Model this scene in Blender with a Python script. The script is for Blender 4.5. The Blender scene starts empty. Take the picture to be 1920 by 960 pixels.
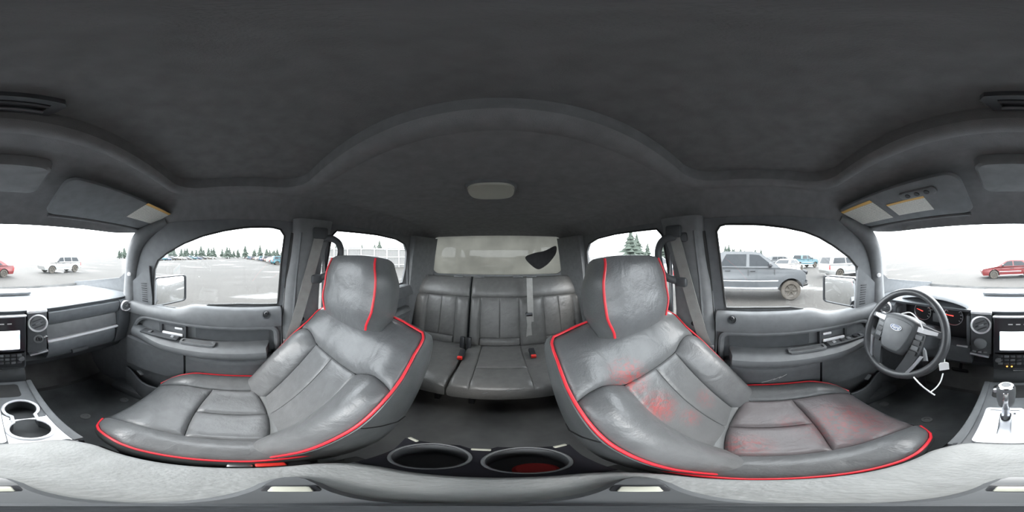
import bpy, bmesh, math, random
from mathutils import Vector, Matrix
from mathutils.geometry import tessellate_polygon

random.seed(7)
C = bpy.context.scene.collection
sc = bpy.context.scene
ZC = 1.0            # camera height above the cab floor; the numbers below are measured from the lens
U0 = 938.0          # photo column that looks straight to the rear of the cab
XC = -0.03          # centre line of the cab
PI = math.pi

# ------------------------------------------------------------------ camera
cam = bpy.data.cameras.new('camera')
cam.type = 'PANO'
try:
    cam.panorama_type = 'EQUIRECTANGULAR'
except Exception:
    pass
try:
    cam.cycles.panorama_type = 'EQUIRECTANGULAR'
except Exception:
    pass
cam.clip_start = 0.01
cam.clip_end = 1000
camo = bpy.data.objects.new('camera', cam)
camo.location = (0, 0, ZC)
camo.rotation_euler = (PI/2, 0, -math.radians((960-U0)*0.1875))
C.objects.link(camo)
sc.camera = camo

# ------------------------------------------------------------------ sky, sun, exposure
SUN = Vector((0.10, -0.80, 0.62)).normalized()
world = bpy.data.worlds.new('overcast_sky')
sc.world = world
world.use_nodes = True
wn, wl = world.node_tree.nodes, world.node_tree.links
wn.clear()
wo = wn.new('ShaderNodeOutputWorld')
bg = wn.new('ShaderNodeBackground')
bg.inputs['Strength'].default_value = 5.4      # even overcast sky all round
bg.inputs['Color'].default_value = (0.90, 0.96, 1.0, 1)
wl.new(bg.outputs['Background'], wo.inputs['Surface'])

sun = bpy.data.lights.new('sun_offscreen', 'SUN')      # veiled sun in the open sky ahead, above the windshield header
sun.energy = 3.2
sun.angle = math.radians(30)
sun.color = (1.0, 0.97, 0.93)
suno = bpy.data.objects.new('sun_offscreen', sun)
suno.rotation_euler = (-SUN).to_track_quat('-Z', 'Y').to_euler()
suno.location = (0, -6, 6)
C.objects.link(suno)

sc.view_settings.view_transform = 'Standard'
sc.view_settings.look = 'None'
sc.view_settings.gamma = 1.0
sc.view_settings.use_curve_mapping = False
sc.view_settings.exposure = 1.05


# ------------------------------------------------------------------ materials
def new_mat(name):
    m = bpy.data.materials.new(name)
    m.use_nodes = True
    return m, m.node_tree.nodes, m.node_tree.links, m.node_tree.nodes['Principled BSDF']


def mat(name, col, rough=0.5, metal=0.0, spec=0.5, var=0.12, scale=30.0, bump=0.0, bscale=400.0, emit=None, estr=1.0, coat=0.0, wrinkle=0.0):
    m, n, l, b = new_mat(name)
    b.inputs['Roughness'].default_value = rough
    b.inputs['Metallic'].default_value = metal
    b.inputs['Specular IOR Level'].default_value = spec
    b.inputs['Coat Weight'].default_value = coat
    c = tuple(col) + (1,)
    tcn = n.new('ShaderNodeTexCoord')
    if var > 0:
        nz = n.new('ShaderNodeTexNoise'); nz.inputs['Scale'].default_value = scale
        nz.inputs['Detail'].default_value = 3
        l.new(tcn.outputs['Object'], nz.inputs['Vector'])
        rp = n.new('ShaderNodeMapRange')
        rp.inputs['From Min'].default_value = 0.25; rp.inputs['From Max'].default_value = 0.75
        rp.inputs['To Min'].default_value = 1-var; rp.inputs['To Max'].default_value = 1+var
        l.new(nz.outputs['Fac'], rp.inputs['Value'])
        mx = n.new('ShaderNodeVectorMath'); mx.operation = 'SCALE'
        mx.inputs[0].default_value = col
        l.new(rp.outputs['Result'], mx.inputs['Scale'])
        l.new(mx.outputs['Vector'], b.inputs['Base Color'])
    else:
        b.inputs['Base Color'].default_value = c
    if bump > 0:
        n2 = n.new('ShaderNodeTexNoise'); n2.inputs['Scale'].default_value = bscale
        n2.inputs['Detail'].default_value = 2
        l.new(tcn.outputs['Object'], n2.inputs['Vector'])
        bp = n.new('ShaderNodeBump'); bp.inputs['Strength'].default_value = bump
        bp.inputs['Distance'].default_value = 0.002
        l.new(n2.outputs['Fac'], bp.inputs['Height'])
        if wrinkle > 0:
            n3 = n.new('ShaderNodeTexNoise'); n3.inputs['Scale'].default_value = 16
            n3.inputs['Detail'].default_value = 3; n3.inputs['Distortion'].default_value = 0.6
            l.new(tcn.outputs['Object'], n3.inputs['Vector'])
            b3 = n.new('ShaderNodeBump'); b3.inputs['Strength'].default_value = wrinkle
            b3.inputs['Distance'].default_value = 0.012
            l.new(n3.outputs['Fac'], b3.inputs['Height'])
            l.new(b3.outputs['Normal'], bp.inputs['Normal'])
        l.new(bp.outputs['Normal'], b.inputs['Normal'])
    if emit:
        b.inputs['Emission Color'].default_value = tuple(emit) + (1,)
        b.inputs['Emission Strength'].default_value = estr
    return m


def glass(name, tint=0.9, haze=0.0, hazecol=(0.8, 0.8, 0.8), gloss=0.04, tintcol=(1, 1, 1)):
    m, n, l, b = new_mat(name)
    n.remove(b)
    out = n['Material Output']
    tr = n.new('ShaderNodeBsdfTransparent'); tr.inputs['Color'].default_value = tuple(tint*c for c in tintcol) + (1,)
    gl = n.new('ShaderNodeBsdfGlossy'); gl.inputs['Roughness'].default_value = 0.03
    mx = n.new('ShaderNodeMixShader'); mx.inputs['Fac'].default_value = gloss
    l.new(tr.outputs[0], mx.inputs[1]); l.new(gl.outputs[0], mx.inputs[2])
    last = mx
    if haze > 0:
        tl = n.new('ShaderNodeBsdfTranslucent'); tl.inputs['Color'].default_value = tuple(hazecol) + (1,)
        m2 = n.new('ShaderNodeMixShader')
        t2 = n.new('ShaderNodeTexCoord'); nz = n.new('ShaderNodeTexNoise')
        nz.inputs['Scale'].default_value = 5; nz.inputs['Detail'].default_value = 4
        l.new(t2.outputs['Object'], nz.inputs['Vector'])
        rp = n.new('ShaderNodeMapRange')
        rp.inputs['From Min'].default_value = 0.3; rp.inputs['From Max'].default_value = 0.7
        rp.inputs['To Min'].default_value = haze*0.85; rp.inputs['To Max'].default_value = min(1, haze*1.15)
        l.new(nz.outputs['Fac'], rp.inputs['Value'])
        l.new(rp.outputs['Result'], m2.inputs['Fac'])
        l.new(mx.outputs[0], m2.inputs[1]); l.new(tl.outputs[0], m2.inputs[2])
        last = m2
    l.new(last.outputs[0], out.inputs['Surface'])
    return m


def worn_leather(name, col, spots, rough=0.34, red=(0.42, 0.035, 0.03)):
    """grey leather whose dye has rubbed through to red round a few spots (object space: x, y, z, radius, strength)"""
    m = mat(name, col, rough, var=0.10, scale=14, bump=0.25, bscale=260, wrinkle=0.35)
    n, l = m.node_tree.nodes, m.node_tree.links
    b = n['Principled BSDF']
    src = b.inputs['Base Color'].links[0].from_socket
    tcn = n.new('ShaderNodeTexCoord')
    acc = None
    for (x, y, z, r, k) in spots:
        d = n.new('ShaderNodeVectorMath'); d.operation = 'DISTANCE'; d.inputs[1].default_value = (x, y, z)
        l.new(tcn.outputs['Object'], d.inputs[0])
        q = n.new('ShaderNodeMapRange'); q.interpolation_type = 'SMOOTHSTEP'
        q.inputs['From Min'].default_value = r; q.inputs['From Max'].default_value = r*0.2
        q.inputs['To Min'].default_value = 0; q.inputs['To Max'].default_value = k
        l.new(d.outputs['Value'], q.inputs['Value'])
        if acc is None:
            acc = q.outputs['Result']
        else:
            a = n.new('ShaderNodeMath'); a.operation = 'MAXIMUM'
            l.new(acc, a.inputs[0]); l.new(q.outputs['Result'], a.inputs[1]); acc = a.outputs[0]
    nz = n.new('ShaderNodeTexNoise'); nz.inputs['Scale'].default_value = 70; nz.inputs['Detail'].default_value = 7; nz.inputs['Distortion'].default_value = 1.2
    l.new(tcn.outputs['Object'], nz.inputs['Vector'])
    rp = n.new('ShaderNodeMapRange'); rp.inputs['From Min'].default_value = 0.36; rp.inputs['From Max'].default_value = 0.68
    l.new(nz.outputs['Fac'], rp.inputs['Value'])
    mu = n.new('ShaderNodeMath'); mu.operation = 'MULTIPLY'
    l.new(acc, mu.inputs[0]); l.new(rp.outputs['Result'], mu.inputs[1])
    mx = n.new('ShaderNodeMix'); mx.data_type = 'RGBA'
    l.new(mu.outputs[0], mx.inputs['Factor']); l.new(src, mx.inputs['A']); mx.inputs['B'].default_value = red + (1,)
    l.new(mx.outputs['Result'], b.inputs['Base Color'])
    return m


M = {}
M['headliner'] = mat('charcoal headliner cloth', (0.190, 0.190, 0.193), 0.95, spec=0.1, bump=0.3, bscale=500)
M['shade'] = mat('dark sunshade cloth', (0.160, 0.160, 0.160), 0.95, spec=0.1, bump=0.3, bscale=500)
M['leather'] = mat('charcoal leather', (0.120, 0.123, 0.126), 0.34, bump=0.25, bscale=260, wrinkle=0.35)
M['leather_side'] = mat('charcoal vinyl side', (0.105, 0.110, 0.111), 0.36, bump=0.2, bscale=220)
M['rear_leather'] = mat('worn charcoal rear leather', (0.112, 0.111, 0.108), 0.38, bump=0.25, bscale=220, wrinkle=0.3)
M['piping'] = mat('red piping', (0.72, 0.03, 0.045), 0.4, var=0.08)
M['lid'] = mat('grey vinyl lid', (0.215, 0.222, 0.22), 0.55, bump=0.5, bscale=180)
M['plastic'] = mat('charcoal moulded plastic', (0.125, 0.131, 0.137), 0.5, bump=0.15, bscale=600)
M['plastic_dk'] = mat('dark grey plastic', (0.060, 0.064, 0.069), 0.5, bump=0.15, bscale=600)
M['plastic_md'] = mat('grey plastic', (0.14, 0.146, 0.152), 0.5, bump=0.15, bscale=600)
M['pillar'] = mat('grey pillar trim', (0.17, 0.175, 0.18), 0.7, bump=0.1, bscale=600)
M['black'] = mat('black plastic', (0.022, 0.023, 0.026), 0.35)
M['gloss_black'] = mat('gloss black', (0.02, 0.02, 0.025), 0.15, var=0)
M['rubber'] = mat('black rubber', (0.025, 0.025, 0.025), 0.8)
M['floor'] = mat('black vinyl floor', (0.125, 0.123, 0.12), 0.7, var=0.4, scale=6, bump=0.3, bscale=150)
M['mat'] = mat('black rubber mat', (0.12, 0.127, 0.13), 0.65, var=0.3, scale=8, bump=0.4, bscale=120)
M['chrome'] = mat('bright silver trim', (0.85, 0.86, 0.88), 0.18, metal=1.0, var=0.02)
M['silver'] = mat('satin silver', (0.62, 0.63, 0.66), 0.32, metal=0.9, var=0.04)
M['white_gloss'] = mat('pale silver gloss trim', (0.78, 0.78, 0.80), 0.25, metal=0.2, var=0.03)
M['dash'] = mat('grey dash plastic', (0.12, 0.13, 0.14), 0.5, bump=0.2, bscale=400)
M['dash_top'] = mat('grey dash top', (0.12, 0.13, 0.14), 0.55, bump=0.2, bscale=400)
M['white'] = mat('white paper', (0.75, 0.75, 0.72), 0.7, var=0.04)
M['white_plastic'] = mat('white plastic', (0.8, 0.8, 0.8), 0.4, var=0.02)
M['red_button'] = mat('red buckle button', (0.75, 0.04, 0.03), 0.4)
M['red'] = mat('red rubber', (0.85, 0.07, 0.06), 0.6)
M['belt'] = mat('grey belt webbing', (0.27, 0.265, 0.255), 0.75, bump=0.4, bscale=700)
M['red_glow'] = mat('red needle', (0.8, 0.05, 0.05), 0.5, var=0, emit=(1, 0.1, 0.08), estr=0.8)
M['amber'] = mat('amber lamp', (0.9, 0.4, 0.05), 0.4, var=0, emit=(1, 0.45, 0.08), estr=2.0)
M['gauge_ink'] = mat('gauge print', (0.6, 0.6, 0.6), 0.6, var=0)
M['tripod'] = mat('tripod grey', (0.085, 0.09, 0.095), 0.4)
M['lens'] = mat('cream lamp lens', (0.42, 0.42, 0.36), 0.35, var=0.03)
M['label'] = None
M['mirror'] = mat('mirror glass', (0.85, 0.87, 0.88), 0.02, metal=1.0, var=0)
M['window_glass'] = glass('side window glass', 0.93, gloss=0.03)
M['windshield'] = glass('clear windshield', 0.90, gloss=0.03)
M['rear_glass'] = glass('milky rear glass', 0.05, haze=0.30, hazecol=(0.62, 0.61, 0.56), gloss=0.02)  # grey translucent haze mixed over the whole rear pane
M['rim_leather'] = mat('dark rim leather', (0.05, 0.052, 0.056), 0.35, bump=0.2)
M['visor'] = mat('grey visor cloth', (0.19, 0.20, 0.21), 0.9)
M['smear'] = mat('dark mud', (0.02, 0.02, 0.022), 0.8, var=0.3)


def label_mat():
    m, n, l, b = new_mat('printed warning label')
    b.inputs['Roughness'].default_value = 0.5
    t = n.new('ShaderNodeTexCoord'); sp = n.new('ShaderNodeSeparateXYZ')
    l.new(t.outputs['UV'], sp.inputs[0])
    # header stripe in orange, text as thin broken grey lines
    lt = n.new('ShaderNodeMath'); lt.operation = 'LESS_THAN'; lt.inputs[1].default_value = 0.09
    l.new(sp.outputs['Y'], lt.inputs[0])
    w = n.new('ShaderNodeTexWave'); w.bands_direction = 'Y'; w.inputs['Scale'].default_value = 4.5
    w.inputs['Distortion'].default_value = 0.0
    l.new(t.outputs['UV'], w.inputs['Vector'])
    nz = n.new('ShaderNodeTexNoise'); nz.inputs['Scale'].default_value = 40
    l.new(t.outputs['UV'], nz.inputs['Vector'])
    g1 = n.new('ShaderNodeMath'); g1.operation = 'GREATER_THAN'; g1.inputs[1].default_value = 0.75
    l.new(w.outputs['Fac'], g1.inputs[0])
    g2 = n.new('ShaderNodeMath'); g2.operation = 'GREATER_THAN'; g2.inputs[1].default_value = 0.45
    l.new(nz.outputs['Fac'], g2.inputs[0])
    mu = n.new('ShaderNodeMath'); mu.operation = 'MULTIPLY'
    l.new(g1.outputs[0], mu.inputs[0]); l.new(g2.outputs[0], mu.inputs[1])
    m1 = n.new('ShaderNodeMix'); m1.data_type = 'RGBA'
    m1.inputs['A'].default_value = (0.75, 0.74, 0.68, 1); m1.inputs['B'].default_value = (0.45, 0.45, 0.43, 1)
    l.new(mu.outputs[0], m1.inputs['Factor'])
    m2 = n.new('ShaderNodeMix'); m2.data_type = 'RGBA'
    m2.inputs['B'].default_value = (0.80, 0.50, 0.16, 1)
    l.new(lt.outputs[0], m2.inputs['Factor']); l.new(m1.outputs['Result'], m2.inputs['A'])
    l.new(m2.outputs['Result'], b.inputs['Base Color'])
    return m


def screen_mat():
    m, n, l, b = new_mat('lit touch screen')
    b.inputs['Base Color'].default_value = (0.02, 0.02, 0.02, 1)
    b.inputs['Roughness'].default_value = 0.2
    t = n.new('ShaderNodeTexCoord')
    br = n.new('ShaderNodeTexBrick')
    br.inputs['Scale'].default_value = 1.0
    br.inputs['Color1'].default_value = (1, 1, 1, 1); br.inputs['Color2'].default_value = (0.15, 0.75, 0.85, 1)
    br.inputs['Mortar'].default_value = (0.75, 0.8, 0.95, 1)
    br.inputs['Brick Width'].default_value = 0.62; br.inputs['Row Height'].default_value = 0.26
    br.inputs['Mortar Size'].default_value = 0.02
    br.offset = 0.35
    l.new(t.outputs['UV'], br.inputs['Vector'])
    l.new(br.outputs['Color'], b.inputs['Emission Color'])
    b.inputs['Emission Strength'].default_value = 1.3
    return m


M['label'] = label_mat()
M['screen'] = screen_mat()


def ground_mat():
    m, n, l, b = new_mat('wet gravel yard')
    t = n.new('ShaderNodeTexCoord')
    a = n.new('ShaderNodeTexNoise'); a.inputs['Scale'].default_value = 0.35; a.inputs['Detail'].default_value = 6
    c = n.new('ShaderNodeTexNoise'); c.inputs['Scale'].default_value = 9; c.inputs['Detail'].default_value = 5
    mp = n.new('ShaderNodeMapping'); mp.inputs['Scale'].default_value = (1, 0.45, 1)
    l.new(t.outputs['Object'], mp.inputs['Vector'])
    l.new(mp.outputs['Vector'], a.inputs['Vector']); l.new(t.outputs['Object'], c.inputs['Vector'])
    r = n.new('ShaderNodeValToRGB')
    r.color_ramp.elements[0].position = 0.3; r.color_ramp.elements[0].color = (0.022, 0.0205, 0.0185, 1)
    r.color_ramp.elements[1].position = 0.7; r.color_ramp.elements[1].color = (0.046, 0.0435, 0.040, 1)
    mx = n.new('ShaderNodeMix'); mx.data_type = 'FLOAT'; mx.inputs['Factor'].default_value = 0.45
    l.new(a.outputs['Fac'], mx.inputs['A']); l.new(c.outputs['Fac'], mx.inputs['B'])
    l.new(mx.outputs['Result'], r.inputs['Fac'])
    l.new(r.outputs['Color'], b.inputs['Base Color'])
    rr = n.new('ShaderNodeMapRange'); rr.inputs['From Min'].default_value = 0.60; rr.inputs['From Max'].default_value = 0.66
    rr.inputs['To Min'].default_value = 0.9; rr.inputs['To Max'].default_value = 0.4
    l.new(a.outputs['Fac'], rr.inputs['Value']); l.new(rr.outputs['Result'], b.inputs['Roughness'])
    b.inputs['Specular IOR Level'].default_value = 0.3
    bp = n.new('ShaderNodeBump'); bp.inputs['Strength'].default_value = 0.5; bp.inputs['Distance'].default_value = 0.03
    l.new(c.outputs['Fac'], bp.inputs['Height']); l.new(bp.outputs['Normal'], b.inputs['Normal'])
    return m


M['ground'] = ground_mat()


# ------------------------------------------------------------------ geometry helpers
def ray(u, v):
    a = math.radians((u-U0)*0.1875); e = math.radians((480-v)*0.1875)
    return Vector((math.sin(a)*math.cos(e), math.cos(a)*math.cos(e), math.sin(e)))


def on_plane(u, v, n, d):
    r = ray(u, v); return r*(d/r.dot(Vector(n)))


def onz(u, v, z): return on_plane(u, v, (0, 0, 1), z)
def ony(u, v, y): return on_plane(u, v, (0, 1, 0), y)
def onx(u, v, x): return on_plane(u, v, (1, 0, 0), x)


def lerp(a, b, t): return a+(b-a)*t
def sst(a, b, x):
    t = max(0.0, min(1.0, (x-a)/(b-a))); return t*t*(3-2*t)


def interp(tab, x):
    if x <= tab[0][0]: return tab[0][1]
    for (a, b), (c, d) in zip(tab, tab[1:]):
        if x <= c: return b+(d-b)*(x-a)/(c-a)
    return tab[-1][1]


def smooth_path(pts, n=8, closed=False):
    """Catmull-Rom through the points"""
    P = [Vector(p) for p in pts]; N = len(P); out = []
    rng = range(N) if closed else range(N-1)
    for i in rng:
        p1, p2 = P[i], P[(i+1) % N]
        p0 = P[i-1] if (closed or i > 0) else p1*2-p2
        p3 = P[(i+2) % N] if (closed or i+2 < N) else p2*2-p1
        for k in range(n):
            t = k/n
            out.append(0.5*((2*p1)+(p2-p0)*t+(2*p0-5*p1+4*p2-p3)*t*t+(3*p1-p0-3*p2+p3)*t**3))
    if not closed: out.append(P[-1])
    return out


class MB:
    def __init__(s): s.v = []; s.f = []; s.uv = None

    def add(s, vs, fs):
        o = len(s.v); s.v += [Vector(p) for p in vs]; s.f += [tuple(i+o for i in f) for f in fs]; return s

    def box(s, c, d, bev=0.0, rot=None, seg=2):
        bm = bmesh.new(); bmesh.ops.create_cube(bm, size=1.0)
        bmesh.ops.scale(bm, vec=d, verts=bm.verts)
        if bev > 0:
            bmesh.ops.bevel(bm, geom=bm.edges[:], offset=min(bev, min(d)*0.49), segments=seg, profile=0.5, affect='EDGES')
        bm.verts.index_update()
        R = rot if rot is not None else Matrix.Identity(3)
        s.add([R @ v.co+Vector(c) for v in bm.verts], [[v.index for v in f.verts] for f in bm.faces]); bm.free(); return s

    def tube(s, path, r, seg=8, closed=False, caps=True, flat=1.0, up=None):
        P = [Vector(p) for p in path]; N = len(P)
        rr = r if isinstance(r, (list, tuple)) else [r]*N
        nv = None; rings = []
        for i, p in enumerate(P):
            a = P[i-1] if (i > 0 or closed) else p
            b = P[(i+1) % N] if (i < N-1 or closed) else p
            t = (b-a)
            t = t.normalized() if t.length > 1e-9 else Vector((0, 0, 1))
            if up is not None:
                nv = Vector(up)-t*t.dot(Vector(up)); nv.normalize()
            elif nv is None:
                ref = Vector((0, 0, 1)) if abs(t.z) < 0.9 else Vector((1, 0, 0))
                nv = (ref-t*t.dot(ref)).normalized()
            else:
                nv = nv-t*t.dot(nv); nv.normalize()
            bv = t.cross(nv)
            rings.append([p+nv*(math.cos(2*PI*k/seg)*rr[i]*flat)+bv*(math.sin(2*PI*k/seg)*rr[i]) for k in range(seg)])
        return s.loft(rings, wrap=closed, ringclosed=True, caps=caps and not closed)

    def loft(s, rings, wrap=False, ringclosed=True, caps=True):
        n = len(rings[0]); vs = [p for r in rings for p in r]; fs = []
        L = len(rings)
        for i in range(L if wrap else L-1):
            j = (i+1) % L
            for k in range(n if ringclosed else n-1):
                k2 = (k+1) % n
                fs.append((i*n+k, i*n+k2, j*n+k2, j*n+k))
        if caps and not wrap:
            fs.append(tuple(range(n-1, -1, -1))); fs.append(tuple((L-1)*n+k for k in range(n)))
        return s.add(vs, fs)

    def grid(s, fn, nu, nv):
        vs = [fn(i/nu, j/nv) for j in range(nv+1) for i in range(nu+1)]
        fs = [(j*(nu+1)+i, j*(nu+1)+i+1, (j+1)*(nu+1)+i+1, (j+1)*(nu+1)+i) for j in range(nv) for i in range(nu)]
        return s.add(vs, fs)

    def lathe(s, prof, c, axis=(0, 0, 1), seg=24, caps=True):
        """prof: list of (radius, height along axis)"""
        ax = Vector(axis).normalized()
        ref = Vector((0, 0, 1)) if abs(ax.z) < 0.9 else Vector((1, 0, 0))
        a = (ref-ax*ax.dot(ref)).normalized(); b = ax.cross(a); c = Vector(c)
        rings = [[c+ax*h+(a*math.cos(2*PI*k/seg)+b*math.sin(2*PI*k/seg))*max(r, 1e-5) for k in range(seg)] for r, h in prof]
        return s.loft(rings, caps=caps)

    def plate(s, outer, holes, fn, th):
        """polygon with holes in 2D; fn(a, b) -> front point; th: a vector, the thickness behind it"""
        loops = [outer]+list(holes)
        tri = tessellate_polygon([[Vector((a, b, 0)) for a, b in lp] for lp in loops])
        flat = [p for lp in loops for p in lp]; n = len(flat)
        th = Vector(th)
        fr = [Vector(fn(a, b)) for a, b in flat]
        vs = fr+[p+th for p in fr]
        fs = [tuple(t) for t in tri]+[tuple(i+n for i in reversed(t)) for t in tri]
        o = 0
        for lp in loops:
            m = len(lp)
            for k in range(m):
                a, b = o+k, o+(k+1) % m
                fs.append((a, b, b+n, a+n))
            o += m
        return s.add(vs, fs)


def rrect(cx, cy, hx, hy, r, n=5):
    out = []
    for sx, sy, a0 in ((1, 1, 0), (-1, 1, PI/2), (-1, -1, PI), (1, -1, 1.5*PI)):
        for k in range(n+1):
            a = a0+PI/2*k/n
            out.append((cx+sx*(hx-r)+r*math.cos(a), cy+sy*(hy-r)+r*math.sin(a)))
    return out


def circ(cx, cy, r, n=24, ry=None):
    ry = r if ry is None else ry
    return [(cx+r*math.cos(2*PI*k/n), cy+ry*math.sin(2*PI*k/n)) for k in range(n)]


ROOT = {}


def link(o, parent):
    C.objects.link(o)
    if parent is not None:
        o.parent = parent
    return o


def build(name, mb, m, parent=None, origin=None, sharp=38, uvfn=None):
    """one mesh object; coordinates measured from the lens are turned into the parent's frame"""
    if parent is None:
        if origin is None:
            xs = [p.x for p in mb.v]; ys = [p.y for p in mb.v]; zs = [p.z for p in mb.v]
            origin = Vector(((min(xs)+max(xs))/2, (min(ys)+max(ys))/2, min(zs)))
        base = Vector(origin)
    else:
        base = ROOT[parent.name]
    me = bpy.data.meshes.new(name)
    me.from_pydata([tuple(p-base) for p in mb.v], [], mb.f)
    bm = bmesh.new(); bm.from_mesh(me)
    bmesh.ops.remove_doubles(bm, verts=bm.verts, dist=1e-6)
    bmesh.ops.recalc_face_normals(bm, faces=bm.faces)
    bm.to_mesh(me); bm.free()
    me.polygons.foreach_set('use_smooth', [True]*len(me.polygons))
    me.set_sharp_from_angle(angle=math.radians(sharp))
    if uvfn:
        uvl = me.uv_layers.new(name='UVMap')
        for lp in me.loops:
            uvl.data[lp.index].uv = uvfn(me.vertices[lp.vertex_index].co+base)
    me.materials.append(M[m] if isinstance(m, str) else m)
    o = bpy.data.objects.new(name, me)
    link(o, parent)
    if parent is None:
        o.location = base+Vector((0, 0, ZC))
    ROOT[o.name] = base
    return o


def tag(o, label=None, cat=None, group=None, kind=None):
    if label: o['label'] = label
    if cat: o['category'] = cat
    if group: o['group'] = group
    if kind: o['kind'] = kind
    return o


def thing(name, loc, label, cat, group=None, kind=None):
    o = bpy.data.objects.new(name, None)
    o.empty_display_size = 0.05
    link(o, None)
    o.location = Vector(loc)+Vector((0, 0, ZC))
    ROOT[o.name] = Vector(loc)
    return tag(o, label, cat, group, kind)


def struct(name, mb, m, label, cat, **k):
    return tag(build(name, mb, m, **k), label, cat, kind='structure')


def solo(name, mb, m, label, cat, group=None, **k):
    return tag(build(name, mb, m, **k), label, cat, group)


def copy_tree(o, loc, rz, label=None, group=None):
    def cp(src, par):
        c = src.copy(); C.objects.link(c)
        if par is not None:
            c.parent = par
        for ch in src.children: cp(ch, c)
        return c
    r = cp(o, None)
    r.location = Vector(loc)+Vector((0, 0, ZC)); r.rotation_euler = (0, 0, rz)
    if label: r['label'] = label
    if group: r['group'] = group
    return r


def text_mesh(body, size, fn, shear=0.0, depth=0.0):
    cu = bpy.data.curves.new('t', 'FONT'); cu.body = body; cu.size = size; cu.shear = shear
    cu.align_x = 'CENTER'; cu.align_y = 'CENTER'; cu.extrude = depth
    o = bpy.data.objects.new('t', cu); C.objects.link(o)
    dg = bpy.context.evaluated_depsgraph_get()
    me = bpy.data.meshes.new_from_object(o.evaluated_get(dg))
    mb = MB(); mb.add([fn(v.co.x, v.co.y, v.co.z) for v in me.vertices], [tuple(p.vertices) for p in me.polygons])
    bpy.data.objects.remove(o); bpy.data.curves.remove(cu); bpy.data.meshes.remove(me)
    return mb


# ================================================================== THE CAB SHELL
def hw(z):      # half width of the cab inside, leaning in above the sill
    return interp([(-1.2, 0.70), (-0.22, 0.70), (0.16, 0.640)], z)


def sx(s, z, off=0.0): return XC+s*(hw(z)-off)


def on_side(s, u, v):
    z = 0.0
    for _ in range(12):
        p = onx(u, v, sx(s, z)); z = p.z
    return (p.y, p.z)


FZ = -1.0
mb = MB()
mb.plate([(XC-0.72, -0.92), (XC+0.72, -0.92), (XC+0.72, 1.46), (XC-0.72, 1.46)], [], lambda a, b: (a, b, FZ), (0, 0, -0.05))
floor = struct('floor', mb, 'floor', 'black vinyl cab floor running under the seats', 'floor')
mb = MB()   # toe board and firewall
prof = [(-0.90, -1.0), (-0.98, -0.93), (-1.10, -0.70), (-1.20, -0.50), (-1.24, -0.24)]
mb.grid(lambda a, b: Vector((XC-0.72+1.44*a, interp([(i/4, p[0]) for i, p in enumerate(prof)], b), interp([(i/4, p[1]) for i, p in enumerate(prof)], b))), 6, 8)
mb.grid(lambda a, b: Vector((XC-0.72+1.44*a, interp([(i/4, p[0]) for i, p in enumerate(prof)], b)-0.03, interp([(i/4, p[1]) for i, p in enumerate(prof)], b)-0.02)), 6, 8)
struct('wall_front', mb, 'floor', 'dark sloping footwell wall under the dashboard', 'wall')

# rear cab wall with the rear window opening
mb = MB()
rw = rrect(XC, 0.015, 0.60, 0.18, 0.06)
mb.plate([(XC-0.72, -1.0), (XC+0.72, -1.0), (XC+0.70, -0.2), (XC+0.66, 0.22), (XC-0.66, 0.22), (XC-0.70, -0.2)], [rw],
         lambda a, b: (a, 1.42, b), (0, 0.05, 0))
struct('wall_back', mb, 'pillar', 'grey rear cab wall around the hazy rear window', 'wall')
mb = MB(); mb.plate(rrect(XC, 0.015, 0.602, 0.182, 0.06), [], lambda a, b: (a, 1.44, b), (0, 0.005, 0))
struct('window_5', mb, 'rear_glass', 'hazy milky rear window behind the back seat', 'window')

# ceiling: flat centre with the sunroof opening, then rings rolling down to the rails
SRx, SRy0, SRy1 = 0.52, -0.222, 0.197
SRc = (SRy0+SRy1)/2; SRh = (SRy1-SRy0)/2
def ring(a, y0, y1, r, n=8): return rrect(XC, (y0+y1)/2, a, (y1-y0)/2, r, n)
mb = MB()
r0 = ring(0.565, -0.30, 1.15, 0.10)
lip_o = ring(SRx+0.035, SRy0-0.03, SRy1+0.05, 0.10)
mb.plate(r0, [lip_o], lambda a, b: (a, b, 0.240), (0, 0, 0.01))
specs = [(0.565, -0.30, 1.15, 0.10, 0.24, 0.24, 0.24), (0.60, -0.42, 1.26, 0.11, 0.230, 0.232, 0.235), (0.63, -0.53, 1.34, 0.12, 0.200, 0.205, 0.215), (0.645, -0.61, 1.40, 0.12, 0.150, 0.150, 0.195), (0.655, -0.63, 1.42, 0.12, 0.125, 0.125, 0.18)]
rings = []
for a, y0, y1, r, zs, zf, zr in specs:
    R = []
    for (x, y) in ring(a, y0, y1, r):
        side = sst(0.8, 1.0, abs(x-XC)/a)
        ze = zf if y < 0.4 else zr
        R.append(Vector((x, y, lerp(ze, zs, side))))
    rings.append(R)
mb.loft(rings, caps=False)
ceiling = struct('ceiling', mb, 'headliner', 'charcoal cloth headliner with an open-framed sunroof recess', 'ceiling')
mb = MB(); mb.loft([[Vector((x, y, z)) for x, y in ring(SRx, SRy0, SRy1, 0.085)] for z in (0.292, 0.252)], caps=False); build('sunroof_frame', mb, 'headliner', ceiling)
mb = MB()
lipspec = [(0.0, 0.0, 0.252), (0.006, 0.008, 0.241), (0.016, 0.022, 0.236), (0.028, 0.040, 0.237), (0.037, 0.052, 0.2405)]
mb.loft([[Vector((x, y, z)) for x, y in ring(SRx+dx, SRy0-dx*0.85, SRy1+dy, 0.085)] for dx, dy, z in lipspec], caps=False)
build('sunroof_lip', mb, 'headliner', ceiling)

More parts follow.
